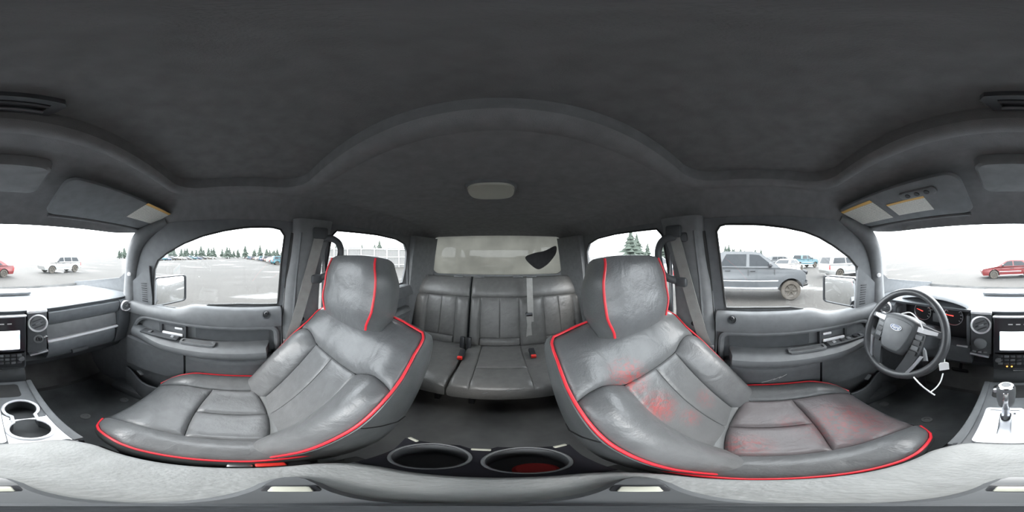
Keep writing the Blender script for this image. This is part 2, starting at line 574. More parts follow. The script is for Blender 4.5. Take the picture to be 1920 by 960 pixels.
sh = thing('sunroof_shade', (XC, SRc, 0.285), 'closed dark sunshade panel filling the sunroof recess, with a moulded pull', 'sunshade')
mb = MB(); mb.plate(ring(SRx+0.01, SRy0-0.01, SRy1+0.01, 0.085), [], lambda a, b: (a, b, 0.288), (0, 0, 0.012))
build('shade_panel', mb, 'shade', sh)
hc = -0.030
mb = MB()
out = [(hc+0.062, -0.180), (hc+0.068, -0.188), (hc+0.055, -0.219), (hc-0.055, -0.219), (hc-0.068, -0.188), (hc-0.062, -0.180)]
mb.plate(out, [[(hc+0.048, -0.190), (hc+0.042, -0.212), (hc-0.042, -0.212), (hc-0.048, -0.190)]], lambda a, b: (a, b, 0.272), (0, 0, 0.018))
pull = build('pull_frame', mb, 'plastic_dk', sh)
mb = MB(); mb.tube([(hc-0.044, -0.2125, 0.273), (hc+0.044, -0.2125, 0.273)], 0.0035, 6)
build('grip_bar', mb, 'plastic', pull)
mb = MB(); mb.box((hc, -0.201, 0.284), (0.09, 0.022, 0.004)); build('grip_recess', mb, 'plastic_dk', pull)
mb = MB(); mb.tube([(hc-0.047, -0.1965, 0.2735), (hc+0.047, -0.1965, 0.2735)], 0.004, 6); build('grip_ridge', mb, 'plastic_dk', pull)

# dome lamp
dl = thing('dome_lamp', (XC, 0.545, 0.24), 'cream oval dome lamp on the headliner above the back seat', 'lamp')
mb = MB()
pts = [(XC+0.078*math.copysign(abs(math.cos(a))**0.62, math.cos(a)), 0.545+0.072*math.copysign(abs(math.sin(a))**0.7, math.sin(a))) for a in [2*PI*k/40 for k in range(40)]]
mb.loft([[Vector((XC+(x-XC)*f, 0.545+(y-0.545)*f, z)) for x, y in pts] for f, z in ((1.08, 0.2405), (1.06, 0.232), (1.0, 0.230))], caps=False)
build('bezel', mb, 'plastic_md', dl)
mb = MB()
mb.loft([[Vector((XC+(x-XC)*f, 0.545+(y-0.545)*f, z)) for x, y in pts] for f, z in ((1.0, 0.232), (0.97, 0.224), (0.85, 0.220), (0.3, 0.218))])
build('lens', mb, 'lens', dl)

# ------------------------------------------------------------------ windshield, A pillars, cowl
mb = MB()
def ws(a, b):   # a across, b up
    x = (a*2-1)
    yb, zb = -1.10+0.42*abs(x)**2.2, -0.235+0.10*abs(x)**3
    yt, zt = -0.66+0.10*abs(x)**2.2, 0.16-0.02*abs(x)**2
    w = lerp(0.70, 0.615, b)
    return Vector((XC+w*x, lerp(yb, yt, b)-0.02*math.sin(PI*b), lerp(zb, zt, b)+0.03*math.sin(PI*b)))
mb.grid(ws, 24, 10)
struct('window_6', mb, 'windshield', 'wide curved windshield washed out by glare above the dashboard', 'window')

for i, s in enumerate((-1, 1)):
    mb = MB()
    path = smooth_path([(XC+s*0.70, -0.62, -0.32), (XC+s*0.695, -0.60, -0.12), (XC+s*0.665, -0.555, 0.02), (XC+s*0.650, -0.50, 0.095), (XC+s*0.650, -0.43, 0.135), (XC+s*0.655, -0.35, 0.165)], 5)
    mb.tube(path, [0.042]*(len(path)-10)+[0.042-0.0022*k for k in range(10)], 10)
    a = struct('trim_%d' % (i+1), mb, 'pillar', 'grey windshield pillar trim on the %s side' % ('passenger' if s < 0 else 'driver'), 'pillar trim')
    mb = MB()
    mb.lathe([(0.011, 0), (0.011, 0.006), (0.005, 0.009)], Vector((XC+s*0.650, -0.58, -0.10)), axis=(-s, 0.6, 0.2), seg=12)
    build('screw_cap', mb, 'white_plastic', a)

for s, nm in ((1, 'wall_left'), (-1, 'wall_right')):
    mb = MB(); mb.plate([(-1.27, -1.02), (-0.60, -1.02), (-0.60, -0.20), (-0.56, 0.0), (-0.62, -0.08), (-0.70, -0.135), (-1.27, -0.23)], [], lambda y, z: (sx(s, z, -0.012), y, z), (s*0.03, 0, 0))
    struct(nm, mb, 'plastic', 'grey kick panel closing the %s side of the footwell' % ('driver' if s > 0 else 'passenger'), 'wall')

# ------------------------------------------------------------------ front doors
WIN = {-1: [(533, 442), (526, 431), (512, 427), (490, 426), (460, 427), (420, 433), (380, 443), (345, 457), (315, 474), (297, 488), (290, 505), (289, 530), (289, 555), (290, 572), (325, 577), (360, 582), (375, 580), (392, 571), (450, 570), (519, 570), (521, 563), (527, 490)],
       1: [(1344, 434), (1350, 424), (1361, 421), (1400, 421), (1428, 422), (1472, 427), (1509, 435), (1537, 446), (1564, 462), (1591, 482), (1606, 500), (1609, 530), (1609, 560), (1608, 577), (1577, 584), (1537, 588), (1520, 584), (1504, 579), (1482, 576), (1420, 577), (1362, 577), (1360, 568), (1350, 480)]}


def door(s, n):
    side = 'passenger' if s < 0 else 'driver'
    hole = [on_side(s, u, v) for u, v in WIN[s]]
    out = [(-0.64, -0.97), (0.165, -0.97), (0.170, -0.25), (0.205, 0.10), (0.205, 0.150), (-0.15, 0.155), (-0.32, 0.155), (-0.42, 0.140), (-0.50, 0.095), (-0.565, 0.02), (-0.62, -0.08), (-0.64, -0.24)]
    mb = MB(); mb.plate(out, [hole], lambda y, z: (sx(s, z), y, z), (s*0.014, 0, 0))
    d = struct('door_%d' % n, mb, 'plastic', 'front %s door with grey moulded trim, armrest and open-view window' % side, 'door')
    P = lambda nm, b, m, par=d, **k: build(nm, b, m, par, **k)
    # dark rubber seal around the glass
    mb = MB(); mb.tube([(sx(s, z)-s*0.004, y, z) for y, z in hole], 0.0045, 6, closed=True); P('window_seal', mb, 'rubber')
    # upper trim with the dip under the mirror
    def zs(y): return lerp(-0.262, -0.232, sst(-0.33, -0.22, y))
    mb = MB(); rings = []
    for k in range(29):
        y = lerp(-0.60, 0.160, k/28); t = zs(y)
        if y < -0.46: t = t+0.012*sst(-0.46, -0.6, y)
        rings.append([Vector((sx(s, z, o), y, z)) for o, z in ((0, t), (0.018, t-0.002), (0.034, t-0.012), (0.042, t-0.032), (0.042, -0.312), (0.036, -0.326), (0.0, -0.330))])
    mb.loft(rings); P('upper_trim', mb, 'plastic_md')
    # recess bezel and dark insert
    bez = smooth_path([(-0.555, -0.412), (-0.535, -0.370), (-0.49, -0.338), (-0.43, -0.334), (-0.25, -0.336), (0.0, -0.332), (0.105, -0.334), (0.140, -0.350), (0.146, -0.40)], 5) if False else None
    bp = [(-0.555, -0.412), (-0.54, -0.375), (-0.50, -0.342), (-0.43, -0.336), (-0.25, -0.336), (0.0, -0.334), (0.10, -0.334), (0.135, -0.348), (0.143, -0.39), (0.143, -0.47), (0.135, -0.62)]
    path = smooth_path([(sx(s, z, 0.020), y, z) for y, z in bp], 5)
    mb = MB(); mb.tube(path, 0.013, 8); P('recess_bezel', mb, 'plastic_md')
    mb = MB(); mb.plate(rrect(-0.055, -0.378, 0.165, 0.036, 0.012), [], lambda y, z: (sx(s, z, 0.014), y, z), (s*0.014, 0, 0)); P('recess_insert', mb, 'plastic_dk')
    mb = MB(); mb.plate([(-0.525, -0.41), (-0.50, -0.365), (-0.475, -0.352), (-0.41, -0.352), (-0.41, -0.412)], [], lambda y, z: (sx(s, z, 0.012), y, z), (s*0.012, 0, 0)); P('recess_insert', mb, 'plastic')
    # inner handle
    hy = -0.330
    mb = MB(); mb.plate(rrect(hy, -0.383, 0.068, 0.040, 0.008), [rrect(hy, -0.383, 0.057, 0.030, 0.006)], lambda y, z: (sx(s, z, 0.030), y, z), (s*0.03, 0, 0)); hb = P('handle_bezel', mb, 'plastic_dk')
    mb = MB(); mb.plate(rrect(hy, -0.383, 0.058, 0.031, 0.006), [], lambda y, z: (sx(s, z, 0.012), y, z), (s*0.006, 0, 0)); P('handle_cup', mb, 'plastic', hb)
    mb = MB(); mb.box((sx(s, -0.39, 0.030), hy, -0.399), (0.012, 0.108, 0.016), 0.005); P('door_handle', mb, 'white_gloss', hb)
    mb = MB(); mb.box((sx(s, -0.39, 0.024), hy+0.030, -0.365), (0.010, 0.040, 0.012), 0.003); P('lock_lever', mb, 'white_gloss', hb)
    # armrest
    rings = []
    for k in range(31):
        t = k/30; y = lerp(-0.575, 0.108, t)
        f = 0.62+0.38*sst(0, 0.35, t)
        f *= lerp(0.15, 1, sst(0, 0.03, t))*lerp(0.3, 1, sst(0, 0.03, 1-t))
        dz = -0.012*math.sin(PI*t)+0.012*(1-sst(0, 0.4, t))
        rings.append([Vector((sx(s, -0.4, o*f), y, z+dz)) for o, z in ((0.0, -0.408), (0.055, -0.409), (0.086, -0.413), (0.103, -0.424), (0.108, -0.440), (0.104, -0.456), (0.088, -0.470), (0.0, -0.474))])
    mb = MB(); mb.loft(rings); ar = P('armrest', mb, 'plastic')
    mb = MB(); mb.box((sx(s, -0.4, 0.050), -0.39, -0.408), (0.050, 0.20, 0.008), 0.003); sp = P('switch_panel', mb, 'plastic_dk', ar)
    nsw = 1 if s < 0 else 4
    for k in range(nsw):
        mb = MB(); mb.box((sx(s, -0.4, 0.052), -0.46+0.034*k+(0.02 if s < 0 else 0), -0.403), (0.024, 0.020, 0.010), 0.004, Matrix.Rotation(0.25, 3, 'X')); P('window_switch', mb, 'black' if k % 2 else 'plastic_md', ar)
    mb = MB(); mb.box((sx(s, -0.4, 0.052), -0.32, -0.404), (0.018, 0.016, 0.008), 0.003); P('lock_switch', mb, 'silver', ar)
    mb = MB(); mb.plate(rrect(-0.20, sx(s, -0.4, 0.055), 0.078, 0.022, 0.012), [rrect(-0.20, sx(s, -0.4, 0.055), 0.068, 0.014, 0.008)], lambda y, x: (x, y, -0.4105), (0, 0, -0.01)); pc = P('pull_cup', mb, 'plastic_md', ar)
    mb = MB(); mb.plate(rrect(-0.20, sx(s, -0.4, 0.055), 0.069, 0.015, 0.008), [], lambda y, x: (x, y, -0.4155), (0, 0, -0.006)); P('pull_cup_well', mb, 'plastic', ar)
    # lower panels
    def low(y0, y1, z0, z1, nm, m, o=0.045, bulge=0.012):
        mb = MB(); rings = []
        for k in range(13):
            y = lerp(y0, y1, k/12)
            b = bulge*math.sin(PI*k/12)
            rings.append([Vector((sx(s, z, oo+b*w), y, z)) for oo, z, w in ((0, z1, 0), (o*0.8, z1, 0.6), (o, z1-0.012, 1), (o, z0+0.012, 1), (o*0.8, z0, 0.6), (0, z0, 0))])
        mb.loft(rings); return P(nm, mb, m)
    low(-0.60, -0.268, -0.70, -0.478, 'lower_panel', 'plastic')
    low(-0.258, 0.125, -0.70, -0.478, 'lower_panel', 'plastic')
    low(-0.235, 0.100, -0.535, -0.492, 'pocket_lid', 'plastic_md', 0.062, 0.010)
    # bottom map pocket
    rings = []
    for k in range(25):
        t = k/24; y = lerp(-0.62, 0.13, t)
        zl = -0.755-0.02*math.sin(PI*t*1.5)+0.02*sst(0.8, 1, t)
        o = lerp(0.03, 0.10, sst(0, 0.25, t))
        rings.append([Vector((sx(s, -0.8, oo), y, z)) for oo, z in ((0.0, -0.95), (o*0.9, -0.94), (o, -0.90), (o, zl-0.004), (o-0.004, zl), (o-0.012, zl-0.003), (o-0.014, -0.88), (0.0, -0.89))])
    mb = MB(); mb.loft(rings); P('map_pocket', mb, 'plastic')
    # check strap seen in the gap at the front
    mb = MB(); mb.box((sx(s, -0.7, 0.06), -0.50, -0.725), (0.02, 0.05, 0.012), 0.004, Matrix.Rotation(s*0.5, 3, 'Z')); P('check_strap', mb, 'plastic_md')
    # sail panel with louvred tweeter
    mb = MB(); mb.plate([(-0.60, -0.27), (-0.455, -0.27), (-0.455, -0.05), (-0.60, -0.16)], [], lambda y, z: (sx(s, z, 0.016), y, z), (s*0.014, 0, 0)); tw = P('sail_panel', mb, 'plastic')
    for k in range(9):
        z = -0.245+0.0125*k
        mb = MB(); mb.box((sx(s, z, 0.018), -0.495, z), (0.008, 0.034, 0.005), 0.001); P('louvre', mb, 'black', tw)
    # lock knob well
    mb = MB(); mb.lathe([(0.019, 0), (0.020, 0.004), (0.015, 0.006), (0.013, 0.0)], (sx(s, -0.26, 0.042), 0.092, -0.262), axis=(-s, 0, 0.35), seg=16); kw = P('lock_surround', mb, 'plastic_dk')
    mb = MB(); mb.lathe([(0.008, 0), (0.009, 0.010), (0.006, 0.013)], (sx(s, -0.26, 0.042), 0.092, -0.258), axis=(-s, 0, 0.6), seg=12); P('lock_knob', mb, 'black', kw)
    if s > 0:
        mb = MB(); mb.lathe([(0.010, 0), (0.010, 0.006), (0.006, 0.010)], (sx(s, -0.25, 0.028), -0.43, -0.250), axis=(-s*0.3, 0, 1), seg=12); P('lock_button', mb, 'black')
        # scratches on the lower panel
        for k in range(4):
            mb = MB(); y = -0.02-0.022*k
            mb.tube([(sx(s, -0.6, 0.0585), y, -0.60+0.008*k), (sx(s, -0.6, 0.0585), y-0.03, -0.588+0.012*k)], 0.0011, 5); P('scratch', mb, 'gauge_ink')
    # glass
    mb = MB(); mb.plate(hole, [], lambda y, z: (sx(s, z)+s*0.008, y, z), (s*0.004, 0, 0))
    struct('window_%d' % n, mb, 'window_glass', 'clear front window glass of the %s door' % side, 'window')
    return d


door(-1, 1)
door(1, 2)

# ------------------------------------------------------------------ rear doors, pillars, belts, handles
for s, n in ((-1, 3), (1, 4)):
    side = 'passenger' if s < 0 else 'driver'
    hole = [(0.382, -0.215), (0.386, -0.05), (0.402, 0.095), (0.43, 0.125), (0.70, 0.128), (0.92, 0.115), (1.02, 0.09), (1.07, 0.03), (1.08, -0.10), (1.06, -0.215)]
    mb = MB(); mb.plate([(0.36, -0.97), (1.20, -0.97), (1.20, 0.155), (0.36, 0.155)], [hole], lambda y, z: (sx(s, z), y, z), (s*0.014, 0, 0))
    d = struct('door_%d' % n, mb, 'plastic', 'rear %s door half hidden behind the front seat' % side, 'door')
    mb = MB(); mb.tube([(sx(s, z)-s*0.004, y, z) for y, z in hole], 0.0045, 6, closed=True); build('window_seal', mb, 'rubber', d)
    mb = MB(); mb.loft([[Vector((sx(s, z, o), y, z)) for o, z in ((0, -0.222), (0.02, -0.224), (0.036, -0.236), (0.04, -0.26), (0.04, -0.32), (0, -0.33))] for y in (0.42, 0.6, 0.8, 1.0, 1.18)]); build('upper_trim', mb, 'plastic_md', d)
    mb = MB(); mb.loft([[Vector((sx(s, z, o*f), y, z)) for o, z in ((0, -0.41), (0.06, -0.412), (0.085, -0.425), (0.085, -0.46), (0.06, -0.475), (0, -0.476))] for y, f in ((0.46, 0.5), (0.5, 1), (0.8, 1), (1.05, 1), (1.1, 0.6))]); build('armrest', mb, 'plastic', d)
    mb = MB(); mb.plate(hole, [], lambda y, z: (sx(s, z)+s*0.008, y, z), (s*0.004, 0, 0))
    struct('window_%d' % (n if n == 3 else 4), mb, 'window_glass', 'clear rear door window on the %s side' % side, 'window')
    # centre pillar
    mb = MB(); rings = []
    for k in range(15):
        z = lerp(-0.98, 0.160, k/14)
        a, b = lerp(0.172, 0.205, sst(-0.25, 0.1, z)), lerp(0.352, 0.395, sst(-0.05, 0.14, z))
        rings.append([Vector((sx(s, z, o), y, z)) for o, y in ((-0.02, a), (0.012, a), (0.026, a+0.012), (0.034, a+0.03), (0.036, (a+b)/2), (0.034, b-0.03), (0.026, b-0.008), (-0.02, b))])
    mb.loft(rings)
    p = struct('trim_%d' % n, mb, 'pillar', 'grey door pillar trim behind the %s seat, carrying the belt' % side, 'pillar trim')
    # groove line in the pillar and small fasteners
    mb = MB(); mb.tube([(sx(s, z, 0.032), 0.215+0.02*sst(-0.25, 0.1, z), z) for z in (-0.9, -0.6, -0.3, -0.1, 0.1)], 0.006, 6); build('pillar_bead', mb, 'plastic_md', p)
    mb = MB(); mb.tube([(sx(s, z, 0.006), 0.178+0.03*sst(-0.25, 0.1, z), z) for z in (-0.95, -0.6, -0.3, -0.1, 0.1)], 0.009, 6); build('door_seal', mb, 'rubber', p)
    mb = MB(); mb.lathe([(0.012, 0), (0.012, 0.005), (0.007, 0.008)], (sx(s, -0.3, 0.034), 0.255, -0.30), axis=(-s, 0, 0), seg=12); build('screw_cap', mb, 'black', p)
    # grab handle
    g = thing('grab_handle', (sx(s, 0.0, 0.06), 0.42, -0.10), 'dark D-shaped grab handle on the pillar behind the %s headrest' % side, 'handle', 'pillar grab handles')
    if s > 0:
        gp = [(1268, 444), (1252, 446), (1239, 456), (1234, 474), (1237, 496), (1246, 517), (1266, 530)]
    else:
        gp = [(608, 447), (620, 447), (634, 455), (639, 470), (635, 488), (624, 508), (604, 524)]
    X = XC+s*0.600
    path = [onx(u, v, X) for u, v in gp]
    path[0].x = path[-1].x = XC+s*0.63
    mb = MB(); mb.tube(smooth_path(path, 6), 0.016, 10); build('grip', mb, 'plastic_dk', g)
    for q in (path[0], path[-1]):
        mb = MB(); mb.box((q.x+s*0.005, q.y-0.016, q.z), (0.05, 0.05, 0.040), 0.01); build('mount', mb, 'plastic_dk', g)
    # belt
    bl = thing('seat_belt', (sx(s, -0.6, 0.06), 0.30, -0.60), 'grey seat belt hanging down the %s door pillar' % side, 'seat belt')
    mb = MB()
    top, bot = Vector((sx(s, 0.10, 0.042), 0.322, 0.10)), Vector((sx(s, -0.41, 0.040), 0.198, -0.41))
    ds = (bot-top).normalized(); wv = Vector((0, 1, 0)); wv = (wv-ds*ds.dot(wv)).normalized()*0.024
    for a, b in ((0.0, 0.0), ):
        mb.loft([[p+wv, p+wv+Vector((-s*0.002, 0, 0)), p-wv+Vector((-s*0.002, 0, 0)), p-wv] for p in (top, lerp(top, bot, 0.5), bot)])
    build('webbing', mb, 'belt', bl)
    mb = MB(); mb.box(tuple(top), (0.022, 0.07, 0.05), 0.008); build('guide', mb, 'plastic_dk', bl)
    mb = MB(); mb.box(tuple(bot), (0.012, 0.062, 0.026), 0.004); build('tongue', mb, 'silver', bl)
    mb = MB(); mb.box((bot.x, bot.y-0.004, bot.z-0.040), (0.014, 0.044, 0.06), 0.004); bk = build('latch_plate', mb, 'plastic_dk', bl)
    if s > 0:
        # white printed mark on the latch plate
        q = Vector((bot.x-0.0078, bot.y-0.004, bot.z-0.036))
        mb = MB(); mb.plate(rrect(q.y, q.z, 0.013, 0.013, 0.003), [rrect(q.y, q.z+0.001, 0.007, 0.006, 0.002)], lambda y, z: (q.x, y, z), (0.001, 0, 0)); build('white_mark', mb, 'white_plastic', bk)
        mb = MB(); mb.box((q.x, q.y+0.010, q.z-0.018), (0.001, 0.006, 0.014)); build('white_mark', mb, 'white_plastic', bk)
    # rear corner pillar
    mb = MB(); mb.loft([[Vector((sx(s, z, o), y, z)) for o, y in ((0, 1.10), (0.03, 1.12), (0.06, 1.25), (0.10, 1.41), (0, 1.41))] for z in (-0.98, -0.3, 0.0, 0.16)])
    struct('trim_%d' % (n+2), mb, 'pillar', 'grey rear corner pillar trim beside the rear window, %s side' % side, 'pillar trim')
    # sill
    mb = MB(); mb.box((sx(s, -0.95, 0.03), 0.25, -0.965), (0.10, 1.9, 0.07), 0.02)
    struct('trim_%d' % (n+4), mb, 'plastic', 'long black door sill strip along the %s side floor' % side, 'sill trim')

# ================================================================== FRONT SEATS
def panel(mb, fn, s0, s1, t0, t1, nu, nv, puff, ew=0.14, et=0.14, dip=0.005):
    """pillowed leather panel on the surface fn(s, t), sunk along its seams"""
    f0 = t0 if callable(t0) else (lambda s: t0)
    f1 = t1 if callable(t1) else (lambda s: t1)
    def e(x, w):
        q = min(1.0, min(x, 1-x)/w); return math.sqrt(max(0.0, 1-(1-q)**2))
    def P(a, b):
        a = 0.5-0.5*math.cos(PI*a) if nu > 6 else a
        b = 0.5-0.5*math.cos(PI*b) if nv > 6 else b
        s = lerp(s0, s1, a); t = lerp(f0(s), f1(s), b)
        h = 1e-3
        n = (fn(s+h, t)-fn(s-h, t)).cross(fn(s, t+h)-fn(s, t-h))
        n = n.normalized() if n.length > 0 else Vector((0, 0, 1))
        if n.dot(fn.out) < 0: n = -n
        k = e(a, ew)*e(b, et)
        return fn(s, t)+n*(puff*k-dip*(1-k))
    mb.grid(P, nu, nv); return mb


def front_seat(xs, label, worn):
    side = -1 if xs < 0 else 1
    root = thing('bucket_seat', (xs, 0.0, FZ), label, 'seat', 'front bucket seats')
    TH = math.radians(36)
    P0 = Vector((xs, 0.055, -0.66)); UP = Vector((0, math.sin(TH), math.cos(TH))); N = Vector((0, -math.cos(TH), math.sin(TH)))
    XV = Vector((1, 0, 0)); L = 0.552

    def back(s, t):
        a = abs(s)
        w = interp([(-0.2, 0.185), (0, 0.215), (0.2, 0.232), (0.45, 0.238), (0.7, 0.239), (0.9, 0.239), (1, 0.234), (1.2, 0.22)], t)
        A = interp([(-0.2, 0.05), (0, 0.062), (0.35, 0.066), (0.6, 0.05), (0.75, 0.024), (0.9, 0.012), (1.2, 0.006)], t)
        bol = sst(0.40, 0.84, a)-0.30*sst(0.80, 1.02, a)
        up = L*t+(0.032*(1-a*a)-0.006*sst(0.55, 1.0, a))*sst(0.70, 1.0, t)
        f = A*bol+0.012*math.sin(PI*max(0, min(1, t)))-0.028*sst(0.86, 1.0, t)
        return P0+XV*(s*w)+UP*up+N*f
    back.out = N
    SI = 0.47
    def tb(s):
        a = abs(s)
        if a <= SI: return 0.65
        q = (a-SI)/(1-SI); return 0.65+0.075*math.sin(PI*min(1, q*0.8))-0.03*q
    br = None
    lm = 'leather' if not worn else M['worn']
    mb = MB(); panel(mb, back, -1, 1, tb, 1.0, 36, 16, 0.010, 0.05, 0.2); br = build('backrest_top_panel', mb, lm, root)
    for a, b in ((-SI, 0), (0, SI)):
        mb = MB(); panel(mb, back, a, b, 0.0, tb, 12, 20, 0.004, 0.08, 0.05, 0.003); build('backrest_insert', mb, lm, root)
    for a, b in ((-1, -SI), (SI, 1)):
        mb = MB(); panel(mb, back, a, b, -0.02, tb, 16, 22, 0.012, 0.22, 0.14, 0.004); build('backrest_bolster', mb, 'leather', root)
    # side shell swept backwards from the piping line
    edge = [(1, t) for t in [k/16 for k in range(-1, 16)]]+[(1-0.04*(k*k)/9, 0.955+0.045*k/3) for k in range(1, 4)]
    edge += [(1-2*k/12, 1.0) for k in range(1, 12)]
    edge += [(-s_, t) for s_, t in reversed([(1, t) for t in [k/16 for k in range(-1, 16)]]+[(1-0.04*(k*k)/9, 0.955+0.045*k/3) for k in range(1, 4)])]
    E0 = [back(s, t) for s, t in edge]
    cen = back(0, 0.5)
    rings = []
    for dep, o in ((0.0, 0.0), (0.012, 0.006), (0.04, 0.009), (0.08, 0.007), (0.115, -0.006), (0.135, -0.035)):
        R = []
        for p in E0:
            q = p-cen; q = q-N*q.dot(N); q.normalize()
            bd = P0+N*(-0.16)      # flatten toward a common rear plane
            tgt = p-N*dep*(1+ (p-P0).dot(N)/0.10)
            R.append(tgt+q*o)
        rings.append(R)
    mb = MB(); mb.loft(rings, ringclosed=False, caps=False)
    shell = build('backrest_side', mb, 'leather_side', root)
    last = rings[-1]; m = len(last)
    mb = MB(); mb.loft([last[:m//2+1], list(reversed(last))[:m//2+1]], ringclosed=False, caps=False); build('seatback_shell', mb, 'plastic_dk', root)
    # seam across the side shell
    for sg in (-1, 1):
        mb = MB()
        kk = 8 if sg > 0 else m-9
        mb.tube([rings[i][kk]+XV*(sg*0.001) for i in range(5)], 0.0022, 5); build('side_seam', mb, 'rubber', shell)
    # red piping round the whole backrest
    mb = MB(); mb.tube([p+N*0.004+(p-cen).normalized()*0.003 for p in E0[1:-1]], 0.0036, 8); build('backrest_piping', mb, 'piping', root)
    mb = MB(); mb.tube([p-N*0.005+(p-cen).normalized()*0.006 for p in E0[1:-1]], 0.0026, 6); build('backrest_welt', mb, 'leather_side', root)

    # headrest: wide block with piping down both edges
    HC = Vector((xs, 0.362, -0.122)); ht = math.radians(14)
    HU = Vector((0, math.sin(ht), math.cos(ht))); HN = Vector((0, -math.cos(ht), math.sin(ht)))
    hh, hwid, hd = 0.112, 0.130, 0.064
    def hr(a, b, d):      # a -1..1 across, b -1..1 up, d 0 front .. 1 back
        w = hwid*(1-0.13*sst(0.3, 1, b)-0.16*sst(0.35, 1, -b))
        k = (1-0.10*(abs(a)**3)-0.16*max(0, b)**4-0.22*max(0, -b)**3)
        return HC+XV*(a*w)+HU*(b*hh*(1-0.06*abs(a)**4))+HN*(lerp(hd*k, -hd*(1-0.25*max(0, b)**3-0.1*abs(a)**4), d)+0.012*max(0, b))
    mb = MB()
    hm = MB()
    NA, NB = 16, 14
    mb.grid(lambda a, b: hr(a*2-1, b*2-1, 0)+HN*0.006*(1-abs(a*2-1)**6)*(1-abs(b*2-1)**6), NA, NB)
    h0 = build('headrest_face', mb, 'leather', root)
    mb = MB()
    mb.grid(lambda a, b: hr(a*2-1, b*2-1, 1), NA, NB)
    per = [(-1+2*k/NA, -1) for k in range(NA)]+[(1, -1+2*k/NB) for k in range(NB)]+[(1-2*k/NA, 1) for k in range(NA)]+[(-1, 1-2*k/NB) for k in range(NB)]
    rr = []
    for d in (0, 0.08, 0.25, 0.5, 0.75, 0.92, 1):
        bul = 0.010*math.sin(PI*d)
        R = []
        for a, b in per:
            p = hr(a, b, d); q = p-HC; q = q-HN*q.dot(HN); R.append(p+q.normalized()*bul)
        rr.append(R)
    mb.loft(rr, caps=False)
    build('headrest_body', mb, 'leather_side', root)
    for sg in (-1, 1):
        mb = MB(); mb.tube([hr(sg, b, 0)+HN*0.002+XV*(sg*0.003) for b in [-0.98+1.96*k/14 for k in range(15)]], 0.0034, 7); build('headrest_piping', mb, 'piping', root)

    # cushion
    def cush(s, t):
        a = abs(s)
        y = lerp(0.13, -0.272, t)-0.030*sst(0.84, 1.0, t)
        w = interp([(-0.2, 0.212), (0, 0.220), (0.3, 0.234), (0.7, 0.234), (0.8, 0.231), (0.88, 0.223), (0.95, 0.207), (1.0, 0.186), (1.06, 0.150), (1.2, 0.148)], t)
        wi = 0.60*0.232
        xx = a*0.232 if a <= 0.60 else lerp(wi, w, (a-0.60)/0.40)
        A = interp([(0, 0.036), (0.5, 0.030), (0.85, 0.022), (1, 0.010)], t)
        bol = sst(0.45, 0.82, a)-0.30*sst(0.80, 1.02, a)
        z = -0.632+A*bol+0.010*t-0.060*sst(0.80, 1.12, t)**1.3-0.010*(1-a)*math.sin(PI*max(0, min(1, t)))
        yy = y
        return Vector((xs+math.copysign(xx, s), yy, z))
    cush.out = Vector((0, 0, 1))
    CI = 0.60
    cf = lambda s: 0.60+0.05*(1-(s/CI)**2)
    mb = MB(); panel(mb, cush, -CI, CI, cf, 1.06, 20, 16, 0.012, 0.12, 0.16, 0.004); build('cushion_front_panel', mb, 'leather' if not worn else M['worn_cushion'], root)
    for a, b in ((-CI, 0), (0, CI)):
        mb = MB(); panel(mb, cush, a, b, lambda s: 0.17+0.05*(s/CI)**2, cf, 14, 16, 0.010, 0.10, 0.14, 0.003); build('cushion_insert', mb, 'leather' if not worn else M['worn_cushion'], root)
    mb = MB(); panel(mb, cush, -CI, CI, -0.08, lambda s: 0.17+0.05*(s/CI)**2, 16, 8, 0.006, 0.1, 0.25, 0.003); build('cushion_rear_panel', mb, 'leather_side', root)
    for a, b in ((-1, -CI), (CI, 1)):
        mb = MB(); panel(mb, cush, a, b, -0.08, 1.06, 14, 28, 0.010, 0.25, 0.10, 0.003); build('cushion_bolster', mb, 'leather', root)
    tt = [-0.06+k*0.04 for k in range(28)]+[1.06]
    edg = [cush(1, t) for t in tt]+[cush(1-2*k/14, 1.06) for k in range(1, 14)]+[cush(-1, t) for t in reversed(tt)]
    rings = []
    c0 = cush(0, 0.5)
    for dz, o in ((0, 0), (0.006, 0.006), (0.03, 0.010), (0.075, 0.004), (0.11, -0.010)):
        R = []
        for p in edg:
            q = p-c0; q.z = 0; q.normalize(); R.append(Vector((p.x, p.y, lerp(p.z, min(p.z, -0.66), 0.0)-dz))+q*o)
        rings.append(R)
    mb = MB(); mb.loft(rings, ringclosed=False, caps=False); build('cushion_side', mb, 'leather_side', root)
    for sg in (-1, 1):
        pp = [cush(sg, t) for t in tt[2:]]
        mb = MB(); mb.tube([p+Vector((sg*0.003, -0.002, 0.003)) for p in pp], 0.0036, 8); build('cushion_piping', mb, 'piping', root)
    # frame, rails
    mb = MB(); mb.box((xs, -0.06, -0.80), (0.40, 0.36, 0.10), 0.02); fr = build('seat_frame', mb, 'black', root)
    for sg in (-1, 1):
        mb = MB(); mb.box((xs+sg*0.20, -0.05, -0.935), (0.05, 0.52, 0.04), 0.008); build('seat_rail', mb, 'rubber', root)
        mb = MB(); mb.box((xs+sg*0.20, -0.05, -0.882), (0.03, 0.34, 0.08), 0.008); build('seat_riser', mb, 'rubber', root)
        mb = MB(); mb.box((xs+sg*0.20, 0.15, -0.975), (0.06, 0.06, 0.05), 0.006); build('rail_foot', mb, 'rubber', root)
        mb = MB(); mb.box((xs+sg*0.20, -0.27, -0.975), (0.06, 0.06, 0.05), 0.006); build('rail_foot', mb, 'rubber', root)
    # side valance and recliner with silver lever on the door side
    mb = MB(); mb.box((xs+side*0.243, 0.02, -0.74), (0.03, 0.34, 0.09), 0.012); build('side_valance', mb, 'plastic_dk', root)
